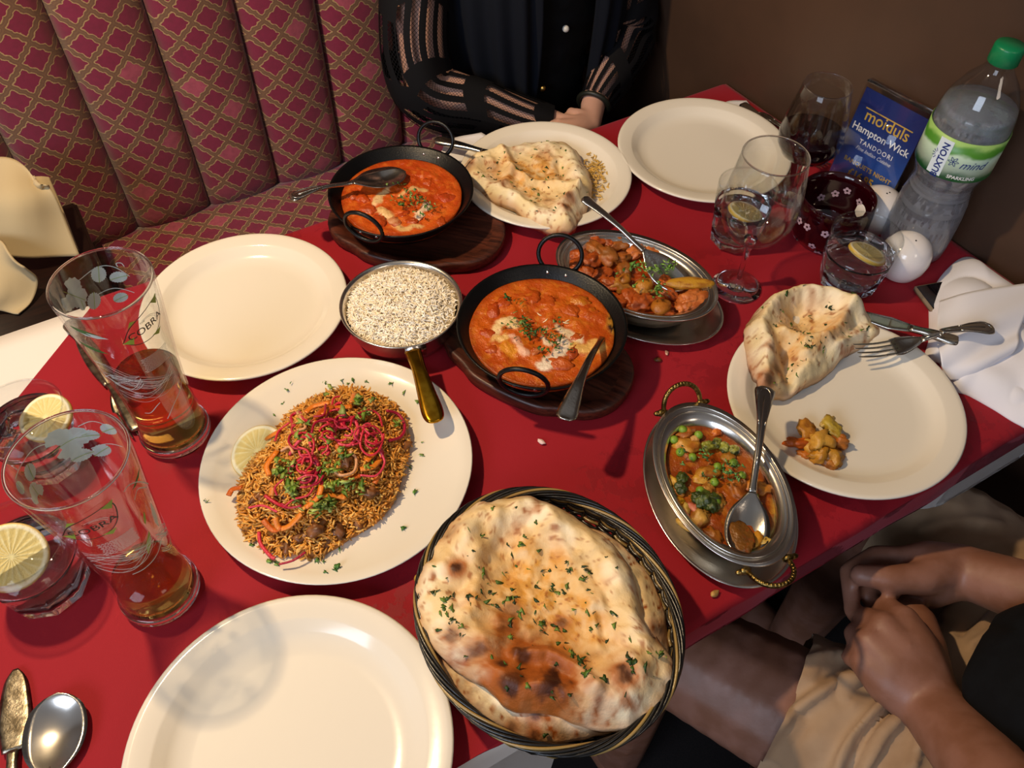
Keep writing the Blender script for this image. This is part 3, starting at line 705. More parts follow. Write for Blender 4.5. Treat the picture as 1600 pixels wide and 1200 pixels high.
# ================================================================= food
def zat(pts, o):
    V = np.array([v.co[:] for v in o.data.vertices]); m = np.array(pm(o)); V = V @ m[:3, :3].T + m[:3, 3]; V = V[:len(V) // 2]
    out = []
    for x, y in pts: out.append(V[np.argmin((V[:, 0] - x) ** 2 + (V[:, 1] - y) ** 2), 2])
    return np.array(out)
CREAM, PALE, OIL, TOAST, CHAR = L('#EBCB94'), L('#FAEAC6'), L('#D8952F'), L('#A85A20'), L('#34150A')
def naan(name, label, outline, z, rim=.010, dip=.010, ridges=(), spots=(), oily=.5, nherb=60, hs=.0055, base=None, seed=1, rimw=.13, group=None, edge=.012, freck=1.0, loc=None, cen=None, herb_pts=(), lumps=.006, toast=1.0, grow=1.0):
    P = poly_in(outline, z); P = spl(np.vstack([P, P[:1]]), 91)[:-1]; P = P.mean(0) + (P - P.mean(0)) * grow * (1 + .03 * (fbm(P[:, 0] * 140, P[:, 1] * 140, seed, 2) - .5))[:, None]; outline = [project((x_, y_, T + z)) for x_, y_ in P]; c = P.mean(0) if cen is None else np.array(at(cen[0], cen[1], z)[:2]); t = thing(name, label, 'bread', (c[0], c[1], T + z - .008), 0, group)
    def hf(X, Y, rh):
        H = z + rim * np.exp(-((rh - .80) / rimw) ** 2) - dip * np.exp(-(rh / .55) ** 2) - edge * rh ** 9
        H = H + lumps * 2 * (fbm(X * 38, Y * 38, seed, 3) - .5) + .0034 * (fbm(X * 120, Y * 120, seed + 3, 3) - .5)
        for ln, h, w_ in ridges: H = H + h * np.exp(-(seg_d(X, Y, ln, z) / w_) ** 2)
        return H
    def cf(X, Y, rh, H):
        n1 = fbm(X * 45, Y * 45, seed + 5, 4); n2 = fbm(X * 150, Y * 150, seed + 9, 3); n3 = fbm(X * 300, Y * 300, seed + 2, 2)
        b0 = CREAM if base is None else base
        C = lerp(b0, PALE, sst(.35, .7, n1)); C = lerp(C, OIL, np.clip(oily * np.exp(-(rh / .62) ** 4) * (.45 + 1.0 * sst(.35, .65, n2 * .4 + n1 * .6)), 0, .9))
        C = lerp(C, TOAST, toast * np.clip(sst(.56, .74, n1 * .6 + n2 * .4) * (.35 + .65 * sst(.45, .9, rh)), 0, 1) * .75)
        C = lerp(C, TOAST * .8, freck * sst(.62, .72, n3 * .6 + n2 * .4) * .75)
        C = lerp(C, TOAST, .5 * sst(.9, 1.0, rh))
        for sx, sy, r, st in spots:
            p = at(sx, sy, z); d = np.hypot(X - p.x, Y - p.y) / r; m_ = np.exp(-d ** 2) * (.35 + 1.35 * n2)
            C = lerp(C, TOAST, np.clip(m_ * 2.0, 0, 1) * min(1, st)); C = lerp(C, CHAR, sst(.5, 1.0, m_) * st)
        return C
    o = patch(outline, z, hf, cf, M['bread'], 'crust', t, 60, 200, thick=.010, cen=c)
    pts = []; r = random.Random(seed); O = P
    while len(pts) < nherb:
        q = c + (O[r.randrange(len(O))] - c) * r.random() ** .6 * .88; pts.append(q + np.array([r.uniform(-.008, .008), r.uniform(-.008, .008)]))
    for x, y, n_ in herb_pts:
        for _ in range(n_): p = at(x, y, z); pts.append(np.array([p.x + r.gauss(0, .004), p.y + r.gauss(0, .004)]))
    zz = zat(pts, o)
    herbs([(p[0], p[1], q + .0002) for p, q in zip(pts, zz)], hs, 'chopped_coriander', t, seed=seed, cols=[L('#46621A'), L('#2E4A16'), L('#6A8530'), L('#263A12')])
    return t
def zp(ox, oy, s, pts): return [(ox + a * s, oy + b * s) for a, b in pts]
naan('naan', 'scorched naan half hidden at the bottom of the bread basket', zp(640, 740, .3833, [(90, 640), (100, 760), (200, 880), (330, 990), (500, 1075), (640, 1080), (820, 1040), (960, 950), (1050, 820), (1062, 640), (1010, 440), (900, 300), (740, 200), (500, 140), (250, 240), (120, 430)]), .050, rim=.008, dip=.006, oily=.1, nherb=8, seed=31,
     spots=[(838, 1120, .010, .8), (835, 1145, .006, .8), (800, 1135, .007, .6), (880, 1130, .012, .4), (1030, 985, .010, .6), (740, 1050, .010, .5), (700, 1020, .010, .5)], freck=1.5, edge=.010)
NP = lambda pts: zp(640, 740, .3833, pts)
naan('naan', 'big puffy garlic naan on top in the bread basket', NP([(200, 165), (300, 105), (430, 85), (560, 115), (740, 215), (830, 290), (900, 400), (945, 540), (1000, 640), (1055, 740), (1035, 870), (960, 960), (860, 1008), (700, 985), (560, 945), (420, 930), (320, 850), (180, 750), (70, 630), (40, 520), (50, 430), (90, 330), (120, 240)]), .068, rim=.010, dip=.011, seed=4,
     ridges=[(NP([(560, 160), (640, 330), (740, 520), (770, 700)]), .0065, .006), (NP([(690, 340), (760, 480), (830, 640), (960, 700)]), .004, .0045), (NP([(230, 260), (280, 400), (270, 520), (240, 600), (330, 700)]), .008, .010), (NP([(440, 730), (560, 720), (680, 790), (760, 880)]), .011, .0065), (NP([(330, 840), (480, 905), (620, 900)]), .006, .010), (NP([(360, 160), (340, 260), (290, 330)]), .006, .007), (NP([(830, 830), (900, 780), (950, 850)]), .007, .008), (NP([(120, 420), (200, 470), (260, 440)]), -.004, .007), (NP([(950, 420), (950, 560), (1000, 640)]), -.006, .004)],
     spots=[(712, 892, .009, .9), (790, 975, .012, .75), (826, 1056, .032, 1.0), (856, 1072, .024, 1.0), (800, 1070, .016, .9), (815, 1022, .014, .8), (972, 1062, .012, .85), (745, 1020, .012, .7), (783, 1040, .008, .9), (700, 830, .010, .4), (880, 965, .006, .6), (706, 995, .008, .6), (800, 950, .010, .5), (940, 1100, .010, .5), (1030, 985, .010, .6)], oily=.95, nherb=95, hs=.0062, rimw=.16,
     herb_pts=[(796, 932, 8), (868, 917, 8), (890, 890, 5), (915, 890, 5), (704, 965, 7), (718, 985, 6), (850, 965, 6), (895, 1022, 8), (918, 1062, 9), (1025, 1018, 4), (990, 1050, 4), (760, 920, 4), (735, 940, 4), (812, 845, 4), (850, 880, 3)], lumps=.008, grow=1.045)
q2 = lambda pts: zp(500, 150, .3125, pts)
naan('naan', 'buttery half naan lying on the plate in front of the woman', q2([(695, 345), (735, 300), (800, 255), (930, 232), (1100, 208), (1230, 205), (1310, 280), (1360, 400), (1350, 500), (1300, 600), (1255, 655), (1150, 640), (1050, 590), (960, 520), (850, 480), (750, 410)]), .034, rim=.005, dip=.003, seed=12,
     ridges=[(q2([(900, 260), (960, 360), (930, 440)]), .008, .008), (q2([(960, 380), (1050, 420), (1180, 440), (1290, 470)]), .007, .006), (q2([(1290, 480), (1200, 560), (1230, 640)]), .009, .010), (q2([(1200, 330), (1220, 420)]), -.007, .006), (q2([(760, 340), (850, 330)]), .006, .008), (q2([(980, 330), (1130, 370)]), -.005, .010)],
     spots=[(888, 318, .008, .7), (884, 332, .007, .7), (770, 262, .010, .4), (790, 290, .008, .4), (856, 312, .008, .4), (733, 262, .008, .5), (800, 275, .008, .3)], oily=.75, nherb=70, hs=.0052, base=L('#EBD3A0'), toast=.8)
q4 = lambda pts: zp(1120, 420, .3166, pts)
naan('naan', 'torn folded naan on the plate nearest the seated man', q4([(140, 290), (165, 235), (220, 170), (290, 125), (390, 97), (520, 108), (650, 155), (760, 215), (825, 268), (790, 310), (680, 365), (610, 430), (540, 490), (450, 540), (380, 580), (290, 600), (215, 590), (175, 500), (150, 390)]), .036, rim=.003, dip=.0, seed=21,
     ridges=[(q4([(215, 560), (230, 420), (200, 300), (280, 190), (400, 140), (540, 150), (680, 200)]), .020, .013), (q4([(330, 330), (420, 370), (520, 360), (600, 290), (640, 220)]), .013, .008), (q4([(400, 220), (440, 280)]), -.012, .014), (q4([(330, 400), (360, 520)]), -.014, .008), (q4([(430, 420), (520, 380), (620, 390)]), .009, .009), (q4([(380, 560), (480, 500), (600, 430), (760, 320)]), -.006, .007)],
     spots=[(1196, 598, .009, .7), (1212, 580, .008, .6), (1196, 560, .006, .5), (1226, 590, .006, .5), (1175, 500, .010, .3), (1250, 455, .010, .3)], oily=.6, nherb=55, hs=.005, base=L('#EBD3A0'), toast=.8, lumps=.007,
     herb_pts=[(1295, 485, 5), (1276, 520, 5), (1262, 548, 6), (1235, 512, 4), (1243, 572, 4)])

def sauce_disc(name, parent, cx, cy, a, b, ang, z, cols, seed, swirl=(), amp=.0042, extra=None, m='sauce', fq=75):
    th = np.linspace(0, 2 * PI, 65)[:-1]; wob = 1 - .03 * fbm(np.cos(th) * 3 + 5, np.sin(th) * 3 + 5, seed, 2)
    x = a * np.cos(th) * wob; y = b * np.sin(th) * wob; O = np.stack([cx + x * math.cos(ang) - y * math.sin(ang), cy + x * math.sin(ang) + y * math.cos(ang)], 1)
    def hf(X, Y, rh):
        H = z + amp * 2 * (fbm(X * fq, Y * fq, seed, 4) - .5) * (1 - rh ** 6)
        for ln, w_, *_ in swirl: H = H + .0010 * np.exp(-(seg_d(X, Y, ln, z) / w_) ** 2)
        return H
    def cf(X, Y, rh, H):
        n1 = fbm(X * 50, Y * 50, seed + 3, 4); n2 = fbm(X * 170, Y * 170, seed + 5, 3)
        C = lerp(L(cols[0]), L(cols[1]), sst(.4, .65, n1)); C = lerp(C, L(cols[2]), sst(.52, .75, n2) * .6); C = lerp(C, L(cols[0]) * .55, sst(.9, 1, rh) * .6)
        for ln, w_, col, *_ in swirl:
            d = seg_d(X + .004 * (fbm(X * 110, Y * 110, 3, 3) - .5) * 2, Y + .006 * (fbm(X * 90, Y * 90, 4, 3) - .5) * 2, ln, z); C = lerp(C, L(col), sst(w_ * 1.5, w_ * .75, d) * .95)
        if extra: C = extra(X, Y, C)
        return C
    return patch(O, z, hf, cf, M[m], name, parent, 44, 130, world_outline=True, thick=.012, cen=(cx, cy), power=.8)
def chunk(px, py, z, r, col, parent, name='chicken_piece', seed=0, sc=(1, 1, .6), m='sauce', amp=.35, col2=None, sub=3, rz=0, fq=1.6):
    p = at(px, py, z)
    if name in ('cauliflower_floret', 'broccoli_floret'): V, F = floret(p, r * 1.15, seed, sc, rz=rz)
    else: V, F = blob(p, 1, seed, amp, sub, tuple(r * s for s in sc), fq, rz)
    n = fbm(V[:, 0] * 160, V[:, 1] * 160 + V[:, 2] * 90, seed, 3); C = lerp(L(col), L(col2) if col2 else L(col) * .6, sst(.4, .7, n))
    return mk(name, V, F, M[m], parent, world=True, col=C)
def herb_cluster(cents, parent, z, seed, size=.0055, cols=None, name='chopped_coriander'):
    r = random.Random(seed); P = []; z = z + .0035
    for x, y, n, sp in cents:
        for _ in range(n):
            p = at(x, y, z); P.append((p.x + r.gauss(0, sp), p.y + r.gauss(0, sp), T + z + abs(r.gauss(0, .0025))))
    return herbs(P, size, name, parent, seed=seed, cols=cols)
cA = lambda pts: zp(440, 200, .2125, pts)
c1 = thing('curry', 'orange creamy curry with a knot of coriander in the pan nearest the banquette', 'curry', (-.147, .872, T + .030))
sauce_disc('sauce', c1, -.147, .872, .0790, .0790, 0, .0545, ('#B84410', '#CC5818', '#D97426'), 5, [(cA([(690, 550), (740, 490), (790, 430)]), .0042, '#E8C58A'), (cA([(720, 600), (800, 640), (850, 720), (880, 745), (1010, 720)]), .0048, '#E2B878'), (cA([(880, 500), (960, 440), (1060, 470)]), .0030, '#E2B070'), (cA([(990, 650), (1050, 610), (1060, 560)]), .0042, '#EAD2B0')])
for i, (x, y, r, c) in enumerate([(740, 370, .011, '#C04A12'), (520, 500, .010, '#B84810'), (830, 690, .010, '#C98A5C'), (960, 690, .009, '#B04412'), (1020, 650, .008, '#E2C4A0'), (720, 690, .012, '#B84410'), (1220, 520, .011, '#B4401A'), (1180, 590, .008, '#A03A18'), (1170, 690, .010, '#B04A18'), (640, 600, .012, '#BC4810'), (900, 640, .008, '#A83C10'), (1080, 400, .010, '#B84810'), (600, 520, .010, '#B44410')]):
    x, y = cA([(x, y)])[0]; chunk(x, y, .0530, r, c, c1, seed=i + 40, rz=i, sc=(1, .75, .34), col2='#A84010', fq=2.4, amp=.5)
herb_cluster([(*cA([(900, 560)])[0], 14, .005), (*cA([(960, 510)])[0], 22, .006), (*cA([(1040, 540)])[0], 18, .005), (*cA([(1090, 590)])[0], 12, .005), (*cA([(830, 420)])[0], 3, .004), (*cA([(800, 520)])[0], 3, .003), (*cA([(960, 640)])[0], 3, .003), (*cA([(1030, 640)])[0], 4, .003), (*cA([(920, 430)])[0], 3, .004)], c1, .058, 2, cols=[L('#5E8A3A'), L('#3E6A26'), L('#86A85A'), L('#2F5A20')])
cB = lambda pts: zp(700, 400, .2166, pts)
def crust(X, Y, C):
    p = at(965, 510, .05); d = np.hypot(X - p.x, (Y - p.y) * .6) / .016; return lerp(C, lerp(L('#B07A28'), L('#15120A'), sst(.45, .6, fbm(X * 220, Y * 220, 8, 3))), sst(1.0, .6, d))
c2 = thing('curry', 'orange curry swirled with white cream and topped with coriander in the middle pan', 'curry', (.032, .643, T + .030))
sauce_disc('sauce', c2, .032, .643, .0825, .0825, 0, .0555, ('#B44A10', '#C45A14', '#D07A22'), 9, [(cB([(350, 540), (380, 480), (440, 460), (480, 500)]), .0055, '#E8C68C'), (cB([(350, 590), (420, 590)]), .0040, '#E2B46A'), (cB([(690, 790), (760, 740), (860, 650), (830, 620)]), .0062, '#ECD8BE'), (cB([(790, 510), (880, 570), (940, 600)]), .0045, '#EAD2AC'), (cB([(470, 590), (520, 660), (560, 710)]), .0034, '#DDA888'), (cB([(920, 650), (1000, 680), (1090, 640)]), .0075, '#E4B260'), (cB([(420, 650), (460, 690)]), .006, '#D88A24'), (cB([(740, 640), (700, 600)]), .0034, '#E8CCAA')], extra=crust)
for i, (x, y, r, c) in enumerate([(820, 780, .014, '#C0581C'), (900, 700, .011, '#A84418'), (500, 620, .009, '#CC9070'), (620, 690, .009, '#B86A3A'), (400, 340, .012, '#B04410'), (740, 330, .011, '#B04A10'), (950, 330, .012, '#C07018'), (1030, 420, .010, '#BC6014'), (330, 400, .012, '#AC4010'), (280, 560, .010, '#B04010'), (930, 590, .010, '#B05018'), (620, 300, .012, '#B84E12'), (880, 400, .013, '#B85212'), (330, 680, .009, '#B44410')]):
    x, y = cB([(x, y)])[0]; chunk(x, y, .0540, r, c, c2, seed=i + 60, rz=i, sc=(1, .7, .36), col2='#B04A12', fq=2.4, amp=.5)
herb_cluster([(*cB([(560, 490)])[0], 34, .006), (*cB([(600, 560)])[0], 12, .005), (*cB([(690, 550)])[0], 14, .004), (*cB([(780, 590)])[0], 22, .0055), (*cB([(770, 650)])[0], 10, .004), (*cB([(870, 660)])[0], 5, .003), (*cB([(430, 500)])[0], 5, .004), (*cB([(520, 350)])[0], 4, .004), (*cB([(440, 300)])[0], 3, .003), (*cB([(680, 690)])[0], 4, .005), (*cB([(780, 470)])[0], 4, .004)], c2, .057, 3)
grains(np.array([tuple(at(*cB([(x, y)])[0], .056)) for x, y in [(700, 465), (740, 455), (860, 470), (540, 400), (660, 420), (550, 430), (850, 480)]]), rng.normal(0, 1, (7, 3)) * np.array([1, 1, .1]), .0075, .0009, np.tile(L('#E8CFA0'), (7, 1)), 'stray_rice', c2, M['food'])

cC = lambda pts: zp(860, 300, .1916, pts)
c3 = thing('curry', 'chunky cauliflower and potato curry with coriander in the oval dish', 'curry', (.146, .746, T + .012))
def crz(X, Y, C): return C
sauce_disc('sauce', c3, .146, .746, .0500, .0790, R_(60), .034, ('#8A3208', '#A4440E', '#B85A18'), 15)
fl = [(360, 400, .014, 0), (330, 560, .016, 0), (480, 520, .017, 2), (560, 420, .013, 2), (700, 480, .013, 1), (830, 480, .011, 1), (845, 570, .009, 1), (420, 680, .014, 0), (600, 640, .013, 2), (560, 760, .013, 3), (740, 900, .018, 0), (640, 850, .014, 0), (480, 740, .013, 0), (1160, 870, .017, 1), (1090, 930, .014, 1), (950, 820, .012, 0), (230, 520, .013, 0), (210, 600, .012, 0), (380, 480, .015, 2), (560, 540, .013, 2), (930, 730, .010, 0), (480, 420, .012, 0), (760, 800, .012, 3), (1180, 630, .007, 3), (300, 660, .013, 0), (950, 1000, .011, 0), (560, 900, .012, 0)]
fc = [('#B4541C', '#8A3A10'), ('#CC7438', '#A85420'), ('#A85C20', '#86501E'), ('#C08434', '#96601C')]
for i, (x, y, r, kf) in enumerate(fl):
    x, y = cC([(x, y)])[0]; chunk(x, y, .037 + .004 * random.random(), r * .9, fc[kf][0], c3, 'cauliflower_floret' if kf in (0, 1) else 'onion_piece', i + 80, (1.2, .8, .5), col2=fc[kf][1], amp=.7, rz=i, fq=3.0, m='wet')
for i, (x0, y0, x1, y1, r, c) in enumerate([(930, 745, 1330, 745, .0095, '#C08A24'), (820, 960, 980, 910, .011, '#A8641A'), (700, 790, 830, 720, .010, '#B4741E'), (560, 700, 650, 720, .009, '#B07020')]):
    A, B = at(*cC([(x0, y0)])[0], .043), at(*cC([(x1, y1)])[0], .046); mid = (A + B) / 2; d = B - A
    V, F = blob((0, 0, 0), 1, i + 7, .12, 3, (d.length / 2, r, r * .62)); V = np.array(orient(V, (0, 0, 0), d)) + np.array(mid)
    mk('potato_wedge', V, F, M['wet'], c3, world=True, col=lerp(L(c), L('#8A4A12'), sst(.45, .7, fbm(V[:, 0] * 200, V[:, 1] * 200, i))))
herb_cluster([(*cC([(680, 610)])[0], 14, .004), (*cC([(760, 640)])[0], 20, .0045), (*cC([(860, 650)])[0], 22, .005), (*cC([(950, 620)])[0], 16, .004), (*cC([(980, 600)])[0], 10, .004), (*cC([(890, 780)])[0], 16, .004), (*cC([(900, 840)])[0], 12, .004), (*cC([(530, 680)])[0], 5, .004), (*cC([(690, 760)])[0], 4, .004)], c3, .052, 4, .0062, [L('#5F8A30'), L('#7FA648'), L('#436B22'), L('#8FAF55')])
cD = lambda pts: zp(980, 560, .3168, pts)
c4 = thing('curry', 'mixed vegetable curry with peas and broccoli in the brass-handled oval dish', 'curry', (.210, .456, T + .012))
def resid(X, Y, C):
    d = seg_d(X, Y, cD([(600, 330), (700, 480), (760, 650), (760, 850), (650, 980)]), .034); n = fbm(X * 150, Y * 150, 8, 3)
    return lerp(C, lerp(L('#B8862A'), L('#8A7A48'), sst(.4, .65, n)), sst(.012, .006, d + .006 * (n - .5)))
sauce_disc('sauce', c4, .210, .456, .0485, .0765, R_(18), .0345, ('#8A3C08', '#A04E0C', '#B86E1A'), 19, extra=resid, amp=.0025)
vegs = [(300, 430, .014, '#C48A30', '#A05A14'), (330, 410, .009, '#D0A060', '#A86A20'), (300, 480, .010, '#C07A2C', '#944A10'), (440, 365, .007, '#D07018', '#A84A0C'), (230, 610, .008, '#D0A030', '#A86A18'), (245, 705, .007, '#D8A020', '#B47810'), (290, 745, .007, '#CDAE58', '#A07020'), (300, 810, .011, '#CBA24A', '#9A641C'), (360, 790, .013, '#C09040', '#8E541A'), (325, 735, .008, '#CC7C60', '#B45A40'), (400, 560, .014, '#B47A24', '#8A4A10'), (540, 630, .016, '#A8601A', '#7E3C0A'), (650, 640, .013, '#C47A24', '#9A4E10'), (640, 895, .010, '#D8982C', '#B87418'), (690, 910, .008, '#C8A44C', '#A07420'), (600, 920, .009, '#BFA048', '#8E6420'), (430, 880, .012, '#9A5A18', '#743A0A'), (360, 600, .008, '#D09A38', '#A8661A'), (400, 640, .009, '#C79040', '#94581A'), (240, 655, .008, '#BC7A28', '#94541A'), (500, 480, .010, '#B47A28', '#8C5A18'), (620, 700, .009, '#B88A38', '#8A5818'), (290, 370, .010, '#B8702A', '#8E4A12'), (450, 700, .010, '#A87A2A', '#7A4A12')]
for i, (x, y, r, a, b) in enumerate(vegs):
    x, y = cD([(x, y)])[0]; chunk(x, y, .0355, r * .85, a, c4, 'vegetable_piece', i + 120, (1.15, .75, .42), 'wet', .6, b, 3, i * 1.3, 2.2)
for i, (x, y) in enumerate([(275, 352), (232, 402), (352, 378), (445, 535), (565, 578), (525, 515), (360, 652), (625, 682), (440, 708), (322, 488), (262, 462), (430, 610), (600, 912)]):
    x, y = cD([(x, y)])[0]; chunk(x, y, .0375, .0048, '#7C9A2A', c4, 'pea', i, (1, 1, .95), 'wet', .05, '#5A7A1C', 2)
for i, (x, y, r, a) in enumerate([(400, 430, .009, '#8A8A30'), (440, 420, .008, '#7A7A28'), (480, 440, .008, '#93933A'), (525, 452, .008, '#8F8C38'), (380, 700, .014, '#4E5A1C'), (410, 720, .012, '#3E4A16'), (350, 690, .010, '#333E12'), (270, 590, .009, '#3E4A18'), (265, 640, .009, '#37421A'), (430, 690, .009, '#4A5618')]):
    x, y = cD([(x, y)])[0]; chunk(x, y, .038, r * .75, a, c4, 'broccoli_floret', i + 160, (1, .9, .7), 'wet', .5, '#23300C', 3, i, 3.5)
herb_cluster([(*cD([(490, 570)])[0], 26, .0045), (*cD([(530, 550)])[0], 14, .004), (*cD([(390, 490)])[0], 12, .003), (*cD([(375, 485)])[0], 6, .003), (*cD([(260, 460)])[0], 4, .003), (*cD([(400, 580)])[0], 6, .004), (*cD([(270, 520)])[0], 4, .003)], c4, .042, 5, .0048, [L('#4E7A34'), L('#6C9A4E'), L('#2E5220')])

chunk(1160, 838, .0445, .0150, '#7A4A14', c4, 'sauce_film', 9, (.8, 1.15, .08), 'sauce', .4, '#5E3A10', 3)
# spoonful of vegetables on the man's plate
sv = thing('vegetable_curry_portion', 'small heap of yellow vegetable curry on the plate with the torn naan', 'food', at(1276, 690, .012))
for i, (x, y, z, r, a, b, sc) in enumerate([(1245, 692, .018, .0085, '#C05A10', '#96420C', (1.5, .7, .6)), (1262, 672, .020, .010, '#B87A24', '#8E5414', (1, 1, .7)), (1280, 690, .024, .013, '#D09A3C', '#B0741E', (1, .9, .8)), (1300, 672, .022, .012, '#B89A34', '#94701C', (1, .8, .8)), (1310, 690, .020, .009, '#C0702A', '#A05A1C', (1, .8, .9)), (1280, 712, .020, .011, '#C88A24', '#A06A18', (1, .8, .7)), (1302, 712, .018, .010, '#BC8428', '#98601A', (1.1, .8, .7)), (1268, 700, .017, .009, '#CC9838', '#A8741C', (1.2, .8, .7)), (1290, 722, .016, .008, '#B87020', '#8A4E12', (1.3, .7, .6)), (1262, 710, .015, .008, '#BC6A1C', '#8E4A10', (1.2, .7, .5)), (1292, 660, .024, .007, '#D0B060', '#A88030', (1.4, .6, .6))]):
    chunk(x, y, z - .003, r * 1.08, a, sv, 'vegetable_piece', i + 200, sc, 'wet', .7, b, 3, i * .7, 2.4)
# ---- rice in the pan
t = thing('boiled_rice', 'heap of plain white rice in the brass-handled pan', 'rice', (-.131, .690, T + .008))
def dome(x, y): r = np.hypot(x + .131, y - .690) / .062; return .040 + .013 * np.clip(1 - r * r, 0, 1) + .003 * (fbm(x * 70, y * 70, 2, 3) - .5) * 2 - .004 * sst(.85, 1.05, r)
th = np.linspace(0, 2 * PI, 65)[:-1]; RO = np.stack([-.131 + .0625 * np.cos(th), .690 + .0625 * np.sin(th)], 1)
patch(RO, .040, lambda X, Y, r: dome(X, Y) - .0015, lambda X, Y, r, H: lerp(L('#F8EACC'), L('#EAD4A8'), sst(.4, .7, fbm(X * 200, Y * 200, 2))), M['food'], 'rice_bed', t, 20, 64, True, .012, (-.131, .690))
def rice_grains(n, sampler, zf, ln, rad, cols, name, parent, tilt=.35, lift=.0015, mt=None):
    P = sampler(n); z = T + zf(P[:, 0], P[:, 1]) + rng.uniform(-.0005, lift, n); D = rng.normal(0, 1, (n, 3)); D[:, 2] *= tilt
    C = np.array([cols[i] for i in rng.integers(0, len(cols), n)]) * rng.uniform(.92, 1.1, (n, 1))
    return grains(np.column_stack([P, z]), D, ln, rad, C, name, parent, mt or M['food'])
def disc(cx, cy, r): return lambda n: (lambda a, q: np.column_stack([cx + q * np.cos(a), cy + q * np.sin(a)]))(rng.uniform(0, 2 * PI, n), r * np.sqrt(rng.random(n)))
rice_grains(3600, disc(-.131, .690, .0625), dome, .0088, .00078, [L('#FFF4E0'), L('#FFF8EC'), L('#F8E8C8'), L('#FDF0D6')], 'rice_grains', t, .4, .003, M['rice'])
# ---- biryani
bo = zp(300, 540, .3166, [(240, 690), (232, 800), (245, 930), (330, 1000), (430, 1050), (600, 1055), (700, 1010), (790, 950), (900, 880), (1000, 770), (1040, 640), (1075, 500), (1050, 350), (960, 270), (850, 225), (760, 215), (640, 250), (540, 300), (440, 400), (360, 500), (290, 590)])
BO = poly_in(bo, .012); bc = BO.mean(0)
br = thing('biryani', 'mound of spiced golden biryani rice on the large rimless plate', 'rice dish', (bc[0], bc[1], T + .009))
BS = spl(np.vstack([BO, BO[:1]]), 241)[:-1]; bang = np.arctan2(BS[:, 1] - bc[1], BS[:, 0] - bc[0]); brad = np.hypot(BS[:, 1] - bc[1], BS[:, 0] - bc[0]); so = np.argsort(bang)
def brho(x, y): a = np.arctan2(y - bc[1], x - bc[0]); return np.hypot(x - bc[0], y - bc[1]) / np.interp(a, bang[so], brad[so], period=2 * PI)
def bh(x, y): r = brho(x, y); return .0135 + .034 * (1 - np.clip(r, 0, 1) ** 2.2) * (.7 + .7 * fbm(x * 32, y * 32, 6, 3)) + .009 * (fbm(x * 80, y * 80, 3, 3) - .5)
patch(BO, .010, lambda X, Y, r: bh(X, Y) - .002, lambda X, Y, r, H: lerp(L('#B87428'), L('#7A4818'), sst(.4, .65, fbm(X * 90, Y * 90, 2))), M['food'], 'rice_bed', br, 36, 120, True, .0035, bc)
def bsamp(n):
    a = rng.uniform(-PI, PI, n); r = np.sqrt(rng.random(n)) * 1.0; q = np.interp(a, bang[so], brad[so], period=2 * PI) * r; return np.column_stack([bc[0] + q * np.cos(a), bc[1] + q * np.sin(a)])
rice_grains(4200, bsamp, bh, .0096, .00118, [L('#E0A044'), L('#D08C2C'), L('#E8B45C'), L('#C07A28'), L('#DC9436'), L('#A8742C')], 'biryani_rice_grains', br, .25, .0035)
for i, (x, y) in enumerate([(540, 940), (620, 900), (720, 900), (880, 720), (330, 740), (760, 560), (800, 880), (1040, 500), (470, 980), (560, 660), (660, 320)]):
    x, y = zp(300, 540, .3166, [(x, y)])[0]; p = at(x, y, .025); z_ = float(bh(np.array([p.x]), np.array([p.y]))[0]); chunk(x, y, z_ + .001, .0085, '#8A5428', br, 'lamb_piece', i + 300, (1.2, .8, .5), 'food', .7, '#5A3214', 3, i, 2.6)
def bz(x, y, lift=.003):
    p = at(x, y, .036)
    for _ in range(3): zz = float(bh(np.array([p.x]), np.array([p.y]))[0]) + lift; p = at(x, y, zz)
    return p
def strand(pts, rad, col, name, parent, flat=1.0, m='wet', lift=.003, n=26, clos=False):
    P = [bz(*zp(300, 540, .3166, [q])[0], lift) for q in pts]; V, F = tube(P, rad, 7, n=n, flat=flat); return mk(name, V, F, M[m], parent, world=True, col=np.tile(L(col), (len(V), 1)))
# beetroot and onion rings, carrot shreds
rings_ = [[(500, 400), (490, 350), (530, 330), (560, 370), (660, 370), (800, 360), (860, 330)], [(410, 470), (430, 420), (480, 380)], [(590, 430), (610, 380), (680, 360), (720, 380)], [(700, 430), (730, 380), (800, 370), (820, 430), (780, 490), (720, 480), (700, 430)], [(780, 400), (800, 350), (870, 320), (920, 340), (940, 400)], [(850, 400), (900, 400), (940, 450), (920, 520), (870, 540), (830, 490), (850, 400)], [(960, 320), (1020, 340), (1050, 400), (1030, 450), (970, 470)], [(930, 520), (950, 580), (910, 640), (830, 640)], [(420, 740), (410, 700), (450, 660)], [(330, 920), (340, 980), (390, 1040), (410, 1050)], [(430, 1080), (500, 1060), (560, 1020)], [(280, 800), (350, 790), (420, 820)], [(360, 740), (420, 780), (470, 800)], [(690, 300), (700, 260), (730, 250)], [(660, 290), (650, 340), (600, 350)], [(480, 540), (520, 480), (560, 450), (590, 500)], [(500, 440), (560, 430), (600, 470), (590, 530), (530, 540)], [(520, 500), (570, 520), (590, 580), (560, 620)], [(560, 560), (620, 590), (600, 650), (560, 660)], [(520, 660), (570, 640), (620, 650), (590, 690), (530, 700)], [(450, 800), (500, 760), (570, 740), (600, 700)], [(600, 540), (630, 600), (640, 680), (620, 740)], [(560, 700), (620, 680), (650, 640)], [(880, 440), (830, 400), (800, 440), (830, 480)], [(900, 470), (940, 530), (920, 580), (870, 600)], [(540, 590), (560, 550), (610, 560)], [(440, 780), (480, 800), (540, 790)], [(640, 700), (600, 760), (590, 800)]]
_g = random.Random(5)
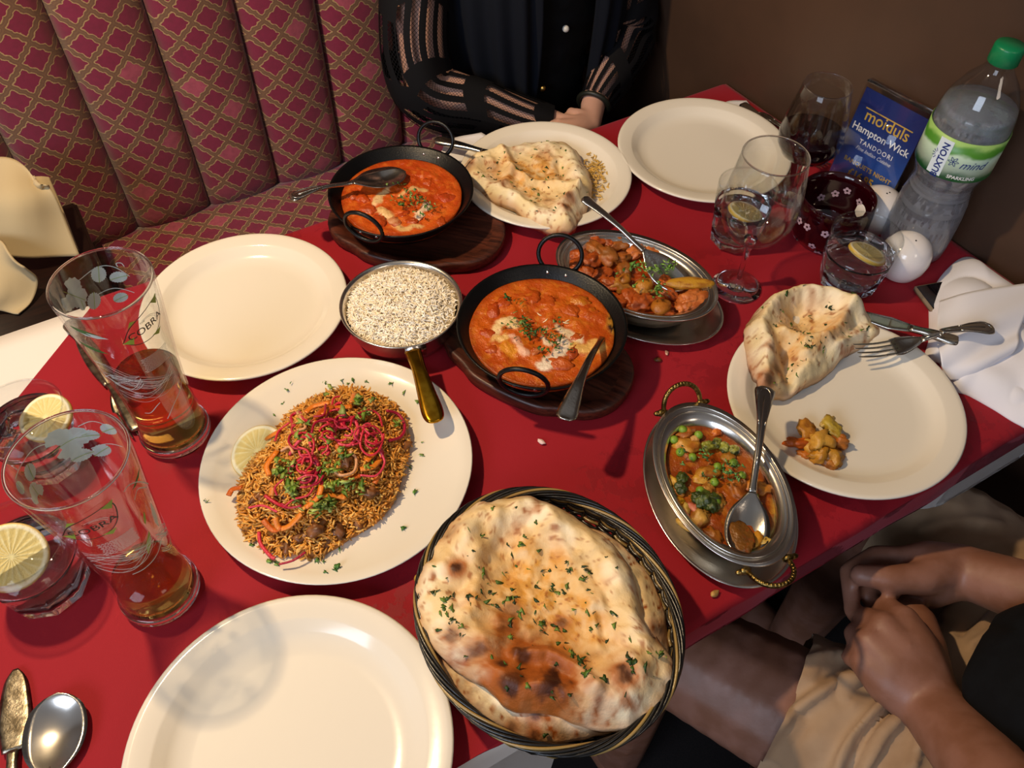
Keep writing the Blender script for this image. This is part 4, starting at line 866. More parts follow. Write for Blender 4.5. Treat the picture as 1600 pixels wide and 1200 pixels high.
for _ in range(26):
    x0, y0 = _g.choice([(560, 560), (590, 480), (540, 640), (700, 400), (860, 440), (780, 420), (620, 420)]); x0 += _g.gauss(0, 38); y0 += _g.gauss(0, 38); a0 = _g.uniform(0, 6.28); r0 = _g.uniform(22, 60); sp_ = _g.uniform(1.6, 4.0)
    rings_.append([(x0 + r0 * math.cos(a0 + sp_ * t_ / 4), y0 + r0 * .8 * math.sin(a0 + sp_ * t_ / 4)) for t_ in range(5)])
for i, r_ in enumerate(rings_): strand(r_, .0012 + .0006 * (i % 3 == 0), ['#C01A34', '#D02A40', '#A81238', '#D84058'][i % 4], 'onion_ring_strand', br, .8, lift=.0065 + .0035 * (i % 3))
for i, r_ in enumerate([[(780, 520), (810, 560), (800, 620), (740, 640), (700, 620)], [(520, 330), (560, 400), (520, 420)], [(440, 520), (480, 500), (500, 530)]]): strand(r_, .0016, '#DDA070', 'pale_onion_strand', br, lift=.009)
for i, r_ in enumerate([[(640, 340), (700, 310), (790, 300)], [(600, 380), (640, 320), (700, 300)], [(640, 740), (700, 740), (760, 750)], [(560, 800), (620, 750), (640, 690)], [(720, 680), (800, 650), (830, 640)], [(410, 850), (430, 900), (480, 890), (540, 830)], [(380, 640), (370, 590), (420, 520)], [(180, 740), (200, 710), (245, 700)], [(830, 610), (890, 600), (930, 560)], [(560, 330), (600, 300), (680, 280)], [(700, 460), (740, 540)], [(400, 700), (390, 740)], [(860, 570), (900, 530)], [(350, 860), (400, 910), (440, 900)], [(330, 480), (400, 440), (440, 420)], [(800, 240), (790, 280)], [(920, 640), (900, 680)]]):
    strand(r_, .0030, ['#E07A1C', '#C45C10', '#DC8028'][i % 3], 'carrot_shred', br, .35, lift=.0075 + .002 * (i % 2), n=14)
r_ = random.Random(11); P = []
for x, y, n, sp in [(440, 620, 12, 22), (480, 590, 8, 15), (490, 700, 18, 22), (520, 770, 6, 15), (670, 620, 20, 25), (690, 690, 12, 18), (740, 540, 10, 15), (770, 700, 10, 18), (830, 710, 6, 12), (640, 800, 22, 22), (700, 780, 10, 15), (810, 265, 8, 15), (870, 600, 5, 10), (540, 450, 6, 20), (670, 450, 8, 25), (850, 345, 7, 15), (690, 220, 3, 8), (1010, 370, 4, 12), (560, 380, 4, 10), (430, 560, 5, 12), (900, 260, 3, 10), (780, 340, 4, 15)]:
    for _ in range(n): P.append(tuple(bz(*zp(300, 540, .3166, [(x + r_.gauss(0, sp), y + r_.gauss(0, sp))])[0], r_.uniform(.006, .013))))
herbs(P, .0092, 'coriander_leaves', br, seed=8, cols=[L('#8FA040'), L('#6F8A2A'), L('#A6B45E'), L('#587A1C')])
P = []
for x, y, s_ in [(655, 182, 3), (738, 165, 1), (770, 185, 2), (795, 170, 4), (862, 178, 3), (980, 182, 4), (470, 218, 3), (490, 175, 1), (450, 292, 2), (410, 350, 2), (1105, 720, 4), (1052, 905, 3), (1136, 545, 2), (715, 1095, 5), (620, 1060, 7), (650, 1065, 3), (385, 1065, 6), (415, 1070, 4), (295, 985, 3), (70, 768, 2), (1055, 225, 1), (1110, 272, 1), (730, 1005, 2), (660, 1120, 1), (320, 480, 2), (1078, 600, 1), (1135, 470, 1)]:
    for _ in range(s_): p = at(*zp(300, 540, .3166, [(x + r_.gauss(0, 8), y + r_.gauss(0, 8))])[0], .017); d_ = math.hypot(p.x + .1787, p.y - .485); zz = .0095 if d_ < .088 else np.interp(d_, [.088, .105, .125, .139], [.0095, .0118, .018, .0225]); P.append(tuple(at(*zp(300, 540, .3166, [(x + r_.gauss(0, 5), y + r_.gauss(0, 5))])[0], zz + .0005)))
herbs(P, .0058, 'scattered_coriander', br, seed=9, cols=[L('#5E8A34'), L('#44702A'), L('#7A9A48')])

def lemon(name, loc, label, r=.027, tilt=(0, 0, 0), th=.005, cut=None, group=None):
    """round slice of lemon with peel, pith and segments"""
    t = thing(name, label, 'lemon', loc, 0, group); t.rotation_euler = tilt
    nr, nt = 16, 80; V = [(0, 0, th / 2)]; C = [L('#E8DC9A')]
    for j in range(1, nr + 1):
        q = j / nr
        for i in range(nt):
            a = 2 * PI * i / nt; sg_ = abs(((a / (2 * PI) * 10) % 1) - .5) * 2; w_ = .10 / max(q, .15)
            isf = q < .84 and sg_ > w_ * .5 * 0 and (1 - sg_) > w_ * .45 and q > .1
            z = th / 2 + (.0003 * math.sin(a * 60) * q if isf else .0005) - (.0015 if q > .97 else 0)
            V.append((r * q * math.cos(a), r * q * math.sin(a), z)); C.append(L('#D6C078') if isf else (L('#DDB548') if q > .95 else (L('#EFE6C4') if q > .84 else L('#E2D49A'))))
    n = len(V); V += [(x, y, -z) for x, y, z in V]; C = C + C
    F = [(0, 1 + i, 1 + (i + 1) % nt) for i in range(nt)] + grid_faces(nt, nr, True, 1); F = F + [tuple(i + n for i in f[::-1]) for f in F]
    a = 1 + (nr - 1) * nt; F += [(a + i, a + (i + 1) % nt, n + a + (i + 1) % nt, n + a + i) for i in range(nt)]
    mk('slice', V, F, M['wet'], t, col=np.array(C)); return t
M['wet_l'] = M['wet']
lemon('lemon_slice', at(406, 708, .020), 'thick lemon slice tucked under the left side of the biryani mound', .030, (R_(12), R_(-14), 0), .012)
# crumbs and fallen grains on the red cloth
cr_ = thing('crumb', 'small brown crumb and rice flakes on the red cloth beside the middle pan', 'crumb', at(1028, 562, .001)); chunk(1028, 562, .003, .0042, '#7A4A1C', cr_, 'crumb_body', 4, (1, .7, .5), 'food'); chunk(1042, 551, .002, .0032, '#D8A890', cr_, 'flake', 6, (.7, 1.1, .35), 'food')
for i, (x, y, r, lb) in enumerate([(1117, 927, .005, 'pale naan crumb on the red cloth below the brass-handled dish'), (652, 904, .005, 'golden naan crumb between the serving plate and the bread basket'), (846, 690, .0045, 'single white rice flake on the open red cloth above the bread basket')]):
    q_ = thing('crumb', lb, 'crumb', at(x, y, .001)); chunk(x, y, .003, r, ['#D0A25C', '#C89A3C', '#E8C8C0'][i], q_, 'crumb_body', i, (1, .6, .4), 'food', .4, rz=i + .5)
# rice scraps on the naan plate
rs = thing('rice_scraps', 'yellow rice scraps left on the plate beside the half naan', 'rice', at(935, 265, .011))
pp = np.array([tuple(at(930 + r_.gauss(0, 10), 272 + r_.gauss(0, 22), .014)) for _ in range(170)]); grains(pp, rng.normal(0, 1, (170, 3)) * [1, 1, .3], .008, .001, np.tile(L('#D8AE58'), (170, 1)) * rng.uniform(.8, 1.1, (170, 1)), 'rice_grains', rs, M['food'])

# ================================================================= glasses and drinks
def prof_r(prof):
    zs = [p[1] for p in prof]; rs = [p[0] for p in prof]; return lambda z: float(np.interp(z, zs, rs))
def wrap(V, c, rf, th0, z0, rot=0, off=.0004):
    """lay flat artwork (x along the girth, y up) round a glass"""
    out = []
    for x, y, *_ in V:
        x, y = x * math.cos(rot) - y * math.sin(rot), x * math.sin(rot) + y * math.cos(rot)
        z = z0 + y; r = rf(z) + off; a = th0 + x / r; out.append((c[0] + r * math.cos(a), c[1] + r * math.sin(a), T + z))
    return out
def find(c, rf, px, py, near=True, zmax=.23):
    best = None; ca = math.atan2(-c[1], -c[0])
    for i in range(-45, 46):
        a = ca + (0 if near else PI) + R_(2 * i)
        for j in range(60):
            z = zmax * j / 59; r = rf(z); u, v = project((c[0] + r * math.cos(a), c[1] + r * math.sin(a), T + z)); d = (u - px) ** 2 + (v - py) ** 2
            if best is None or d < best[0]: best = (d, a, z)
    return best[1], best[2]
def densify(P, n=3):
    out = []
    for a, b in zip(P, P[1:] + P[:1]):
        for k_ in range(n): out.append((a[0] + (b[0] - a[0]) * k_ / n, a[1] + (b[1] - a[1]) * k_ / n))
    return out
def fan(P): return [(sum(p[0] for p in P) / len(P), sum(p[1] for p in P) / len(P))] + P, [(0, 1 + i, 1 + (i + 1) % len(P)) for i in range(len(P))]
def leaf_shape(s, kind='hop', n=40):
    P = []
    for i in range(n):
        t = 2 * PI * i / n; r = (.62 + .30 * abs(math.cos(1.5 * t)) + .05 * math.cos(17 * t)) if kind == 'hop' else (.5 + .06 * (i % 2))
        x, y = r * math.sin(t), r * math.cos(t) * (1 if kind == 'hop' else 1.3)
        if abs(t - PI) < .35 and kind == 'hop': y *= .55
        P.append((x * s, y * s))
    return fan(P)
def ribbon(P, w_, n=30):
    Q = spl(P, n); V = []; 
    for i in range(n):
        d = Q[min(i + 1, n - 1)] - Q[max(i - 1, 0)]; d = d / (np.linalg.norm(d) + 1e-9); nn = np.array([-d[1], d[0]]) * w_ / 2; V += [tuple(Q[i] + nn), tuple(Q[i] - nn)]
    return V, [(2 * i, 2 * i + 1, 2 * i + 3, 2 * i + 2) for i in range(n - 1)]
PINT = [(.0345, 0), (.0365, .003), (.0365, .012), (.0348, .025), (.0328, .04), (.0318, .06), (.0324, .09), (.0348, .12), (.0388, .16), (.0425, .195), (.0450, .227)]
def pint(cx, cy, label, beer_z, items):
    rf = prof_r(PINT); t = thing('pint_glass', label, 'glass', (cx, cy, T + .0012), 0, 'printed pint glasses of beer')
    outer = [(r, z) for r, z in PINT if z >= .014]; inner = [(r - .0019, z) for r, z in outer]
    pr = [(outer[0][0], outer[0][1])] + outer[1:] + [(.0446, .2283), (.0437, .2288), (.0430, .2281)] + inner[::-1]
    V, F = lathe(pr, 72); mk('glass_wall', V, F, M['thin'], t)
    q_ = [(r * .985, .2272) for r in (.0448,)]
    V, F = tube([(.0440 * math.cos(a), .0440 * math.sin(a), .2282) for a in np.linspace(0, 2 * PI, 72, endpoint=False)], .0012, 8, closed=True); mk('rolled_rim', V, F, M['glass'], t)
    V, F = lathe([(0, 0), (.032, 0), (.0350, .002), (.0366, .006), (.0366, .0125), (.034, .0145), (.020, .0125), (0, .0118)], 72); mk('glass_foot', V, F, M['glass'], t)
    bp = [(0, .0119), (.020, .0126), (.0335, .0150)] + [(rf(z) - .0020, z) for z in np.linspace(.018, beer_z, 10)] + [(0, beer_z)]
    V, F = lathe(bp, 72); mk('beer', V, F, M['beer'], t)
    c = (cx, cy)
    for it in items:
        kind, px, py, near = it[:4]; th0, z0 = find(c, rf, px, py, near); off = .0004 if near else .0004
        if kind == 'logo':
            rot = it[4]; k_ = it[5]
            lens = [(-.019, -.004), (-.008, .0085), (.016, .013), (.014, -.004), (.004, -.0125), (-.010, -.0115)]
            P = spl(lens + lens[:1], 60); V, F = ribbon(P * k_, .0009, 90); lg = mk('logo_outline', wrap(V, c, rf, th0, z0, rot), F, M['black_print'], t, False, world=True)
            for tri in ([(.0105, .0135), (.019, .0145), (.0155, .0075)], [(-.0195, -.0045), (-.011, -.0022), (-.013, -.009)], [(.001, -.0120), (.010, -.0118), (.006, -.0160)], [(-.012, .0072), (-.005, .0108), (-.009, .0120)]):
                V, F = fan(densify([(x * k_, y * k_) for x, y in tri], 3)); mk('green_corner', wrap(V, c, rf, th0, z0, rot, .0006), F, M['lime_print'], t, False, world=True)
            V, F = text_mesh('COBRA', .0088 * k_, bold=.00006); V = [(x, y - .002, 0) for x, y, _ in V]; mk('lettering', wrap(V, c, rf, th0, z0, rot, .0006), F, M['black_print'], t, False, world=True)
            V, F = text_mesh('THE', .0024 * k_); V = [(x - .002, y + .0052 * k_, 0) for x, y, _ in V]; mk('lettering', wrap(V, c, rf, th0, z0, rot, .0006), F, M['black_print'], t, False, world=True)
            V, F = [], []
            for a_, b_, rr in ((-.4, 1.3, .0118), (-.2, 1.5, .0100)):
                v, f = ribbon([(rr * math.sin(q) + .002, rr * math.cos(q) * .8 - .0005) for q in np.linspace(a_, b_, 10)], .0004); V, F = join((V, F), ([(x, y, 0) for x, y in v], f))
            mk('logo_arc', wrap(V, c, rf, th0, z0, rot, .0005), F, M['white_print'], t, False, world=True)
        if kind == 'lines':     # rows of fine printed text
            V, F = [], []; r = random.Random(3)
            for j in range(11):
                x = -.014 + r.uniform(0, .002)
                while x < .014:
                    w_ = r.uniform(.0012, .0034); y = .010 - j * .0019; o = len(V); V += [(x, y, 0), (x + w_, y, 0), (x + w_, y - .00075, 0), (x, y - .00075, 0)]; F.append((o, o + 1, o + 2, o + 3)); x += w_ + .0007
            mk('small_print', wrap(V, c, rf, th0, z0, 0), F, M['white_print'], t, False, world=True, kind='stuff')
        if kind == 'leaf':
            s_, mt, rot, shp = it[4:8]; s_ *= 1.45; V, F = leaf_shape(s_, shp); mk('printed_leaf', wrap(V, c, rf, th0, z0, rot, off), F, M[mt], t, False, world=True)
            if mt != 'green_print':
                V, F = ribbon([(0, -s_ * .7), (0, s_ * .8)], .0005, 6); mk('leaf_vein', wrap(V, c, rf, th0, z0, rot, off + (.0004 if near else -.0008)), F, M['lime_print'], t, False, world=True)
        if kind == 'blade':
            s_, mt, rot = it[4:7]; V, F = fan([(-s_, 0), (-s_ * .4, s_ * .18), (s_ * .3, s_ * .2), (s_, 0), (s_ * .3, -s_ * .14), (-s_ * .4, -s_ * .16)]); mk('printed_blade', wrap(V, c, rf, th0, z0, rot, off), F, M[mt], t, False, world=True)
        if kind == 'swirl':     # engraved sweeping water lines
            r = random.Random(int(px)); n_, L_ = it[4:6]
            for j in range(n_):
                y0 = r.uniform(-.016, .016); a_ = r.uniform(-1, 1); P = [(L_ * (q - .5) , y0 * (1 - .5 * q) + .010 * math.sin(q * 4.2 + j * .22) - .014 * q * (1 - q)) for q in np.linspace(0, 1, 8)]
                V, F = ribbon(P, .00035 + .0003 * (j % 3 == 0)); mk('engraved_line', wrap(V, c, rf, th0, z0, 0, off), F, M['white_print'], t, False, world=True)
        if kind == 'vine':
            P = []; a0 = None
            for x, y in it[4]:
                a, z = find(c, rf, x, y, near)
                P.append((((a - th0 + PI) % (2 * PI) - PI) * rf(z), z - z0))
            V, F = ribbon(P, .0009, 40); mk('printed_vine', wrap(V, c, rf, th0, z0, 0, off), F, M['white_print'], t, False, world=True)
    return t
G1 = lambda x, y: (60 + x * .2834, 380 + y * .2834)
G2 = lambda x, y: (x * .3251, 580 + y * .3251)
pint(-.362, .529, 'tall printed beer glass beside the empty cream plate, the farther of two', .104, [
    ('logo', *G1(597, 455), True, R_(4), 1.3), ('lines', *G1(655, 640), True),
    ('leaf', *G1(190, 290), False, .0125, 'white_print', 2.6, 'hop'), ('leaf', *G1(330, 172), False, .0085, 'white_print', .3, 'cone'), ('leaf', *G1(440, 195), False, .0080, 'white_print', 1.4, 'cone'), ('leaf', *G1(310, 320), False, .0085, 'white_print', .4, 'cone'), ('leaf', *G1(245, 345), False, .0050, 'white_print', .2, 'cone'), ('leaf', *G1(450, 300), False, .0070, 'white_print', 1.3, 'cone'),
    ('vine', *G1(350, 150), False, [G1(190, 240), G1(230, 190), G1(330, 130), G1(420, 135), (G1(500, 185))]), ('vine', *G1(450, 115), False, [G1(440, 140), G1(425, 115), G1(455, 108), G1(470, 122)]), ('vine', *G1(400, 260), False, [G1(330, 280), G1(420, 250), G1(530, 275)]),
    ('blade', *G1(265, 500), True, .0150, 'green_print', -.45), ('blade', *G1(300, 575), True, .0140, 'green_print', -.5), ('blade', *G1(300, 520), True, .013, 'white_print', -.42),
    ('swirl', *G1(600, 790), True, 15, .056), ('swirl', *G1(440, 730), True, 10, .035), ('vine', *G1(640, 910), True, [G1(590, 940), G1(620, 930), G1(650, 900), G1(670, 880)]), ('vine', *G1(760, 800), True, [G1(790, 700), G1(785, 780), G1(750, 880), G1(710, 970)])])
pint(-.328, .345, 'tall printed beer glass in front, nearly empty, beside the lower lemon water tumbler', .046, [
    ('logo', *G2(440, 745), True, R_(4), 1.28), ('lines', *G2(570, 830), True),
    ('leaf', *G2(330, 340), False, .0135, 'white_print', 1.4, 'hop'), ('leaf', *G2(430, 305), False, .0080, 'white_print', 1.6, 'cone'), ('leaf', *G2(520, 280), False, .0080, 'white_print', 1.0, 'cone'), ('leaf', *G2(485, 385), False, .0085, 'white_print', 1.0, 'cone'), ('leaf', *G2(395, 410), False, .0085, 'white_print', 1.5, 'cone'), ('leaf', *G2(150, 485), False, .0075, 'white_print', .3, 'cone'), ('leaf', *G2(172, 580), False, .0070, 'white_print', .2, 'hop'), ('leaf', *G2(105, 560), False, .0060, 'white_print', .1, 'cone'),
    ('vine', *G2(200, 400), False, [G2(80, 520), G2(110, 440), G2(180, 370), G2(280, 340)]), ('vine', *G2(450, 270), False, [G2(370, 270), G2(450, 250), G2(560, 290)]), ('vine', *G2(520, 350), False, [G2(440, 370), G2(520, 350), G2(590, 365)]),
    ('blade', *G2(655, 515), True, .010, 'green_print', .1), ('blade', *G2(690, 705), True, .008, 'lime_print', 1.3), ('blade', *G2(715, 820), True, .014, 'lime_print', 1.2), ('blade', *G2(740, 690), True, .018, 'white_print', 1.5),
    ('swirl', *G2(600, 900), True, 15, .052), ('swirl', *G2(790, 760), True, 14, .030), ('vine', *G2(680, 930), True, [G2(770, 800), G2(760, 870), G2(700, 940), G2(640, 975)]), ('vine', *G2(640, 590), True, [G2(600, 580), G2(620, 550), G2(660, 530), G2(710, 540)]), ('vine', *G2(680, 600), True, [G2(640, 620), G2(660, 570), G2(700, 560)])])

def tumbler(loc, label, level=.052, R0=.0335, R1=.0425, H=.086, ice=0, lem=None, rz=0):
    t = thing('water_tumbler', label, 'glass', (loc.x, loc.y, T + .0012), rz, 'faceted water tumblers')
    seg = 72; V = []; rings = []
    def ring(r, z, fac):
        rings.append(len(V))
        for i in range(seg):
            a = 2 * PI * i / seg; m_ = ((a + PI / 9) % (2 * PI / 9)) - PI / 9; k_ = (math.cos(PI / 9) / math.cos(m_)); k_ = 1 + (k_ - .985) * fac
            V.append((r * k_ * math.cos(a), r * k_ * math.sin(a), z))
    for r, z, fac in [(R0 * .86, 0, 1), (R0, .004, 1), (R0 * 1.03, .012, 1), (R0 * 1.10, .030, 1), (R0 * 1.16, H * .58, 1), (R1 * .965, H * .66, .1), (R1 * .945, H * .665, 0), (R1 * .91, H * .62, 0), (R0 * .98, .030, 0), (R0 * .88, .0135, 0), (R0 * .7, .0105, 0)]: ring(r, z, fac)
    V += [(0, 0, .002), (0, 0, .010)]; F = grid_faces(seg, len(rings), True); o = len(V)
    for i in range(seg): F.append((o - 2, (i + 1) % seg, i)); F.append((o - 1, rings[-1] + i, rings[-1] + (i + 1) % seg))
    mk('facet_base', V, F, M['glass'], t)
    Vw, Fw = lathe([(R1 * .966, H * .662), (R1 * .985, H * .8), (R1, H), (R1 - .0007, H + .0007), (R1 - .0016, H), (R1 * .95, H * .8), (R1 * .935, H * .662), (R1 * .966, H * .662)], 72); mk('glass_rim', Vw, Fw, M['thin'], t)
    Vw, Fw = tube([((R1 - .0008) * math.cos(a), (R1 - .0008) * math.sin(a), H + .0004) for a in np.linspace(0, 2 * PI, 72, endpoint=False)], .0010, 6, closed=True); mk('rim_bead', Vw, Fw, M['thin'], t)
    rf = prof_r([(R0 * .7, .0105), (R0 * .88, .0135), (R0 * .98, .030), (R1 * .91, H * .62), (R1 * .95, H * .8)])
    wv = [(0, .0098)] + [(rf(z) + .0002, z) for z in np.linspace(.0103, level, 9)] + [(0, level)]
    V, F = lathe(wv, 60); mk('water', V, F, M['water'], t)
    for i in range(ice):
        it = thing('ice_cube', 'clear ice cube floating in the tumbler ' + label.split(' tumbler ')[-1], 'ice', (loc.x - .010 + .012 * i, loc.y + .006 * (1 - 2 * i), T + level - .006), .6 + i); it.rotation_euler = (.2, .3, .6 + i)
        V, F = box(-.011, .011, -.010, .010, -.009, .009, .003); mk('cube', V, F, M['water'], it)
    if lem: lemon('lemon_slice', Vector((loc.x + lem[0], loc.y + lem[1], T + level + lem[2])), lem[3], lem[5] if len(lem) > 5 else .026, lem[4], .005)
    return t
tumbler(at(84, 722, 0), 'faceted lemon water tumbler behind the nearer beer glass', .066, ice=1, lem=(.016, .010, -.001, 'lemon slice floating in the tumbler by the fork', (R_(14), R_(-8), .3)))
tumbler(at(82, 915, 0), 'faceted lemon water tumbler at the left edge below the beer glass', .062, R0=.036, R1=.0445, lem=(-.008, -.004, .004, 'lemon slice standing up in the tumbler at the left edge', (R_(34), R_(14), .4), .030))
tumbler(at(1322, 442, 0), 'faceted lemon water tumbler in front of the white shaker', .054, R0=.0355, R1=.0425, H=.080, lem=(.006, -.004, -.001, 'lemon slice in the tumbler in front of the white shaker', (R_(-8), R_(24), .2), .023), rz=.2)
tumbler(at(1145, 376, 0), 'faceted lemon water tumbler half hidden behind the empty wine glass', .050, R0=.031, R1=.037, H=.090, lem=(.004, 0, -.004, 'lemon slice in the tumbler behind the empty wine glass', (R_(10), R_(20), .9), .022), rz=.1)

def stem_glass(loc, label, prof_out, wall, stem, foot_r, wine=None, cat='wine glass'):
    t = thing('wine_glass', label, cat, (loc.x, loc.y, T + .0012))
    inner = [(max(0, r - wall), z) for r, z in prof_out]
    pr = [(r, z) for r, z in prof_out] + [(prof_out[-1][0] - wall / 2, prof_out[-1][1] + wall / 2)] + inner[::-1]
    V, F = lathe(pr, 72); mk('glass_bowl', V, F, M['thin'], t)
    rr_, rz_ = prof_out[-1]; V, F = tube([((rr_ - wall / 2) * math.cos(a), (rr_ - wall / 2) * math.sin(a), rz_ + .0004) for a in np.linspace(0, 2 * PI, 72, endpoint=False)], .0009, 6, closed=True); mk('rim_bead', V, F, M['glass'], t)
    z0 = prof_out[0][1]; V, F = lathe([(0, z0 + .003), (.008, z0 + .0025), (.0055, z0 - .006), (.0038, z0 - .016), (stem, z0 * .55), (stem, z0 * .25), (.0055, .010), (.012, .005), (foot_r * .8, .0022), (foot_r, .0010), (foot_r, 0), (0, 0)], 60)
    mk('glass_stem', V, F, M['glass'], t)
    if wine:
        rf = prof_r([(max(0.001, r - wall), z) for r, z in prof_out]); zz = np.linspace(prof_out[0][1] + .002, wine, 12)
        V, F = lathe([(0, zz[0])] + [(rf(z) + .0002, z) for z in zz[1:]] + [(0, wine)], 60); mk('red_wine', V, F, M['wine'], t)
    return t
M['wine'] = mat('red_wine', '#160105', .04, spec=.4); 
stem_glass(at(1150, 449, 0), 'empty wine glass standing beside the cauliflower curry dish', [(.003, .078), (.016, .081), (.030, .090), (.040, .106), (.0445, .124), (.0445, .142), (.041, .168), (.0365, .198)], .0011, .0032, .031)
stem_glass(at(1236, 306, 0), 'wine glass of red wine standing next to the blue menu card', [(.003, .060), (.018, .063), (.033, .072), (.041, .086), (.0425, .100), (.039, .125), (.034, .150), (.0305, .170)], .0011, .0032, .031, wine=.104)

# votive
M['ruby'] = mat('ruby_glass', '#30020A', .03, spec=.7, trans=.35, ior=1.3, coat=.8)
vt = thing('candle_holder', 'dark red glass candle holder with white printed blossoms', 'candle holder', Vector((.412, .872, T + .0012)))
VP = [(.030, 0), (.040, .004), (.0475, .018), (.0505, .036), (.0500, .055), (.0478, .070)]
V, F = lathe([(0, 0)] + VP + [(.0470, .0712), (.0460, .0700)] + [(r - .0025, max(z, .005)) for r, z in VP[::-1]] + [(0, .005)], 72); mk('glass_cup', V, F, M['ruby'], vt)
vr = prof_r(VP); M['pink_print'] = mat('pale_pink_print', '#B99AA6', .6)
for x, y, near in [(1250, 345, True), (1268, 385, True), (1243, 372, True), (1290, 366, True), (1305, 300, False), (1283, 306, False), (1345, 315, False), (1262, 355, True), (1275, 402, True), (1325, 296, False)]:
    a, z = find((.412, .872), vr, x, y, near, .07)
    for q in range(5):
        P = [(.0034 * math.cos(q * 1.257) + .0021 * math.cos(b_), .0034 * math.sin(q * 1.257) + .0021 * math.sin(b_)) for b_ in np.linspace(0, 2 * PI, 10, endpoint=False)]
        V, F = fan(P); mk('printed_petal', wrap(V, (.412, .872), (vr if near else (lambda z_: vr(z_) - .003)), a, z, 0, .0004 if near else -.0004), F, M['pink_print'], vt, False, world=True)
cn = thing('tea_light', 'tea light candle sitting inside the dark red glass holder', 'candle', Vector((.412, .872, T + .0065)))
V, F = lathe([(0, 0), (.019, 0), (.0192, .014), (.0180, .0145), (.0178, .011), (0, .011)], 40); mk('wax', V, F, M['white_linen'], cn)
# shakers
M['ceramic'] = mat('white_ceramic', '#EDE6E2', .12, spec=.6)
for x, y, lb in [(1402, 425, 'white egg-shaped shaker in front, next to the lemon water tumbler'), (1360, 352, 'white egg-shaped shaker behind, between candle holder and menu card')]:
    p = at(x, y, 0); t = thing('salt_shaker', lb, 'shaker', (p.x, p.y, T + .0012), 0, 'white ceramic shakers')
    V, F = lathe([(0, .001), (.020, .001), (.0215, 0), (.0235, .002), (.0290, .014), (.0310, .026), (.0295, .038), (.0235, .049), (.0140, .0555), (.006, .0575), (0, .0578)], 60); mk('shaker_body', V, F, M['ceramic'], t)
    for q in ((0, 0),) if y > 400 else ((0, 0), (.004, .002)):
        V, F = lathe([(0, .0001), (.0010, .0001), (.0010, -.001), (0, -.001)], 12); mk('pour_hole', [(a + q[0] , b + q[1] - .006, c_ + .0578) for a, b, c_ in V], F, M['black_print'], t)
# water bottle
bx_, by_ = .5235, .8545
bt = thing('water_bottle', 'clear plastic water bottle with green label and green cap beside the wall', 'bottle', (bx_, by_, T + .0012))
BP = [(.036, 0), (.040, .004), (.0415, .02), (.0418, .060), (.0400, .085), (.0355, .105), (.0345, .112), (.0370, .122), (.0425, .134), (.0435, .140), (.0435, .192), (.0425, .205), (.0385, .222), (.0290, .242), (.0180, .256), (.0135, .264), (.0130, .276)]
V, F = lathe([(0, .003), (.026, .002), (.034, 0)] + BP[1:] + [(.0120, .277), (.0118, .262)] + [(r - .0006, max(z, .004)) for r, z in BP[::-1][1:]] + [(0, .005)], 80); mk('bottle_wall', V, F, M['thin'], bt)
k = N('misted_water'); k.b.inputs['Base Color'].default_value = lin('#B9BCC8') + (1,); k.b.inputs['Transmission Weight'].default_value = .72; k.b.inputs['IOR'].default_value = 1.33
sp = k.n('SeparateXYZ'); k.l(k.coord(), sp.inputs[0]); k.v(k.b.inputs['Roughness'], k.math('MULTIPLY', k.ramp(sp.outputs[2], .125, .095), .38)); k.bump(k.noise(120, 4), .3, .001); M['mist'] = k.m
br_ = prof_r(BP); V, F = lathe([(0, .006)] + [(br_(z) - .0006, z) for z in np.linspace(.007, .215, 30)] + [(0, .215)], 80); mk('water', V, F, M['mist'], bt)
for z in (.100, .106, .112, .118, .124):
    V, F = tube([((br_(z) + .0004) * math.cos(a), (br_(z) + .0004) * math.sin(a), z) for a in np.linspace(0, 2 * PI, 60, endpoint=False)], .0011, 6, closed=True); mk('grip_ring', V, F, M['thin'], bt)
M['cap'] = mat('green_cap', '#0E7A4A', .35)
n_ = 80; V = []; F = []
for z, r in ((.266, .0150), (.2665, .0158), (.284, .0156), (.2865, .0145)):
    V += [((r + (.0004 if i % 2 else 0)) * math.cos(2 * PI * i / n_), (r + (.0004 if i % 2 else 0)) * math.sin(2 * PI * i / n_), z) for i in range(n_)]
V += [(0, 0, .2865), (0, 0, .266)]; F = grid_faces(n_, 4, True) + [(4 * n_, 3 * n_ + i, 3 * n_ + (i + 1) % n_) for i in range(n_)] + [(4 * n_ + 1, (i + 1) % n_, i) for i in range(n_)]
mk('cap', V, F, M['cap'], bt, label='green screw cap')
# label: green hills over a pale band
k = N('bottle_label'); sp = k.n('SeparateXYZ'); k.l(k.coord(), sp.inputs[0]); zz = k.math('ADD', sp.outputs[2], k.math('MULTIPLY', k.math('SUBTRACT', k.noise(55, 2), .5), .016))
c_ = k.mix(k.ramp(zz, .140, .153), lin('#1F7A3C'), lin('#BFD8C0')); c_ = k.mix(k.ramp(zz, .168, .1745), c_, lin('#4C8A2A')); c_ = k.mix(k.ramp(zz, .180, .188), c_, lin('#9CC46A')); k.l(c_, k.b.inputs['Base Color']); k.b.inputs['Roughness'].default_value = .35; M['label'] = k.m
V, F = lathe([(.0441, .1385), (.0443, .1385), (.0443, .1900), (.0441, .1900), (.0441, .1385)], 96); lb = mk('paper_label', V, F, M['label'], bt)
bc_ = (bx_, by_); ba, bz_ = math.atan2(-by_, -bx_), .164; lr = lambda z: .0443
M['navy_print'] = mat('navy_print', '#1C2F78', .5); M['pale_print'] = mat('pale_print', '#D8E6EE', .5); M['whitep'] = mat('white_lettering', '#F2F2F2', .5)
V, F = box(-.0085, .0085, -.0225, .0225, 0, .0001); V = []; F = []
for j in range(2):
    for i in range(9): V.append((-.0085 + .017 * i / 8, -.023 + .046 * j, 0))
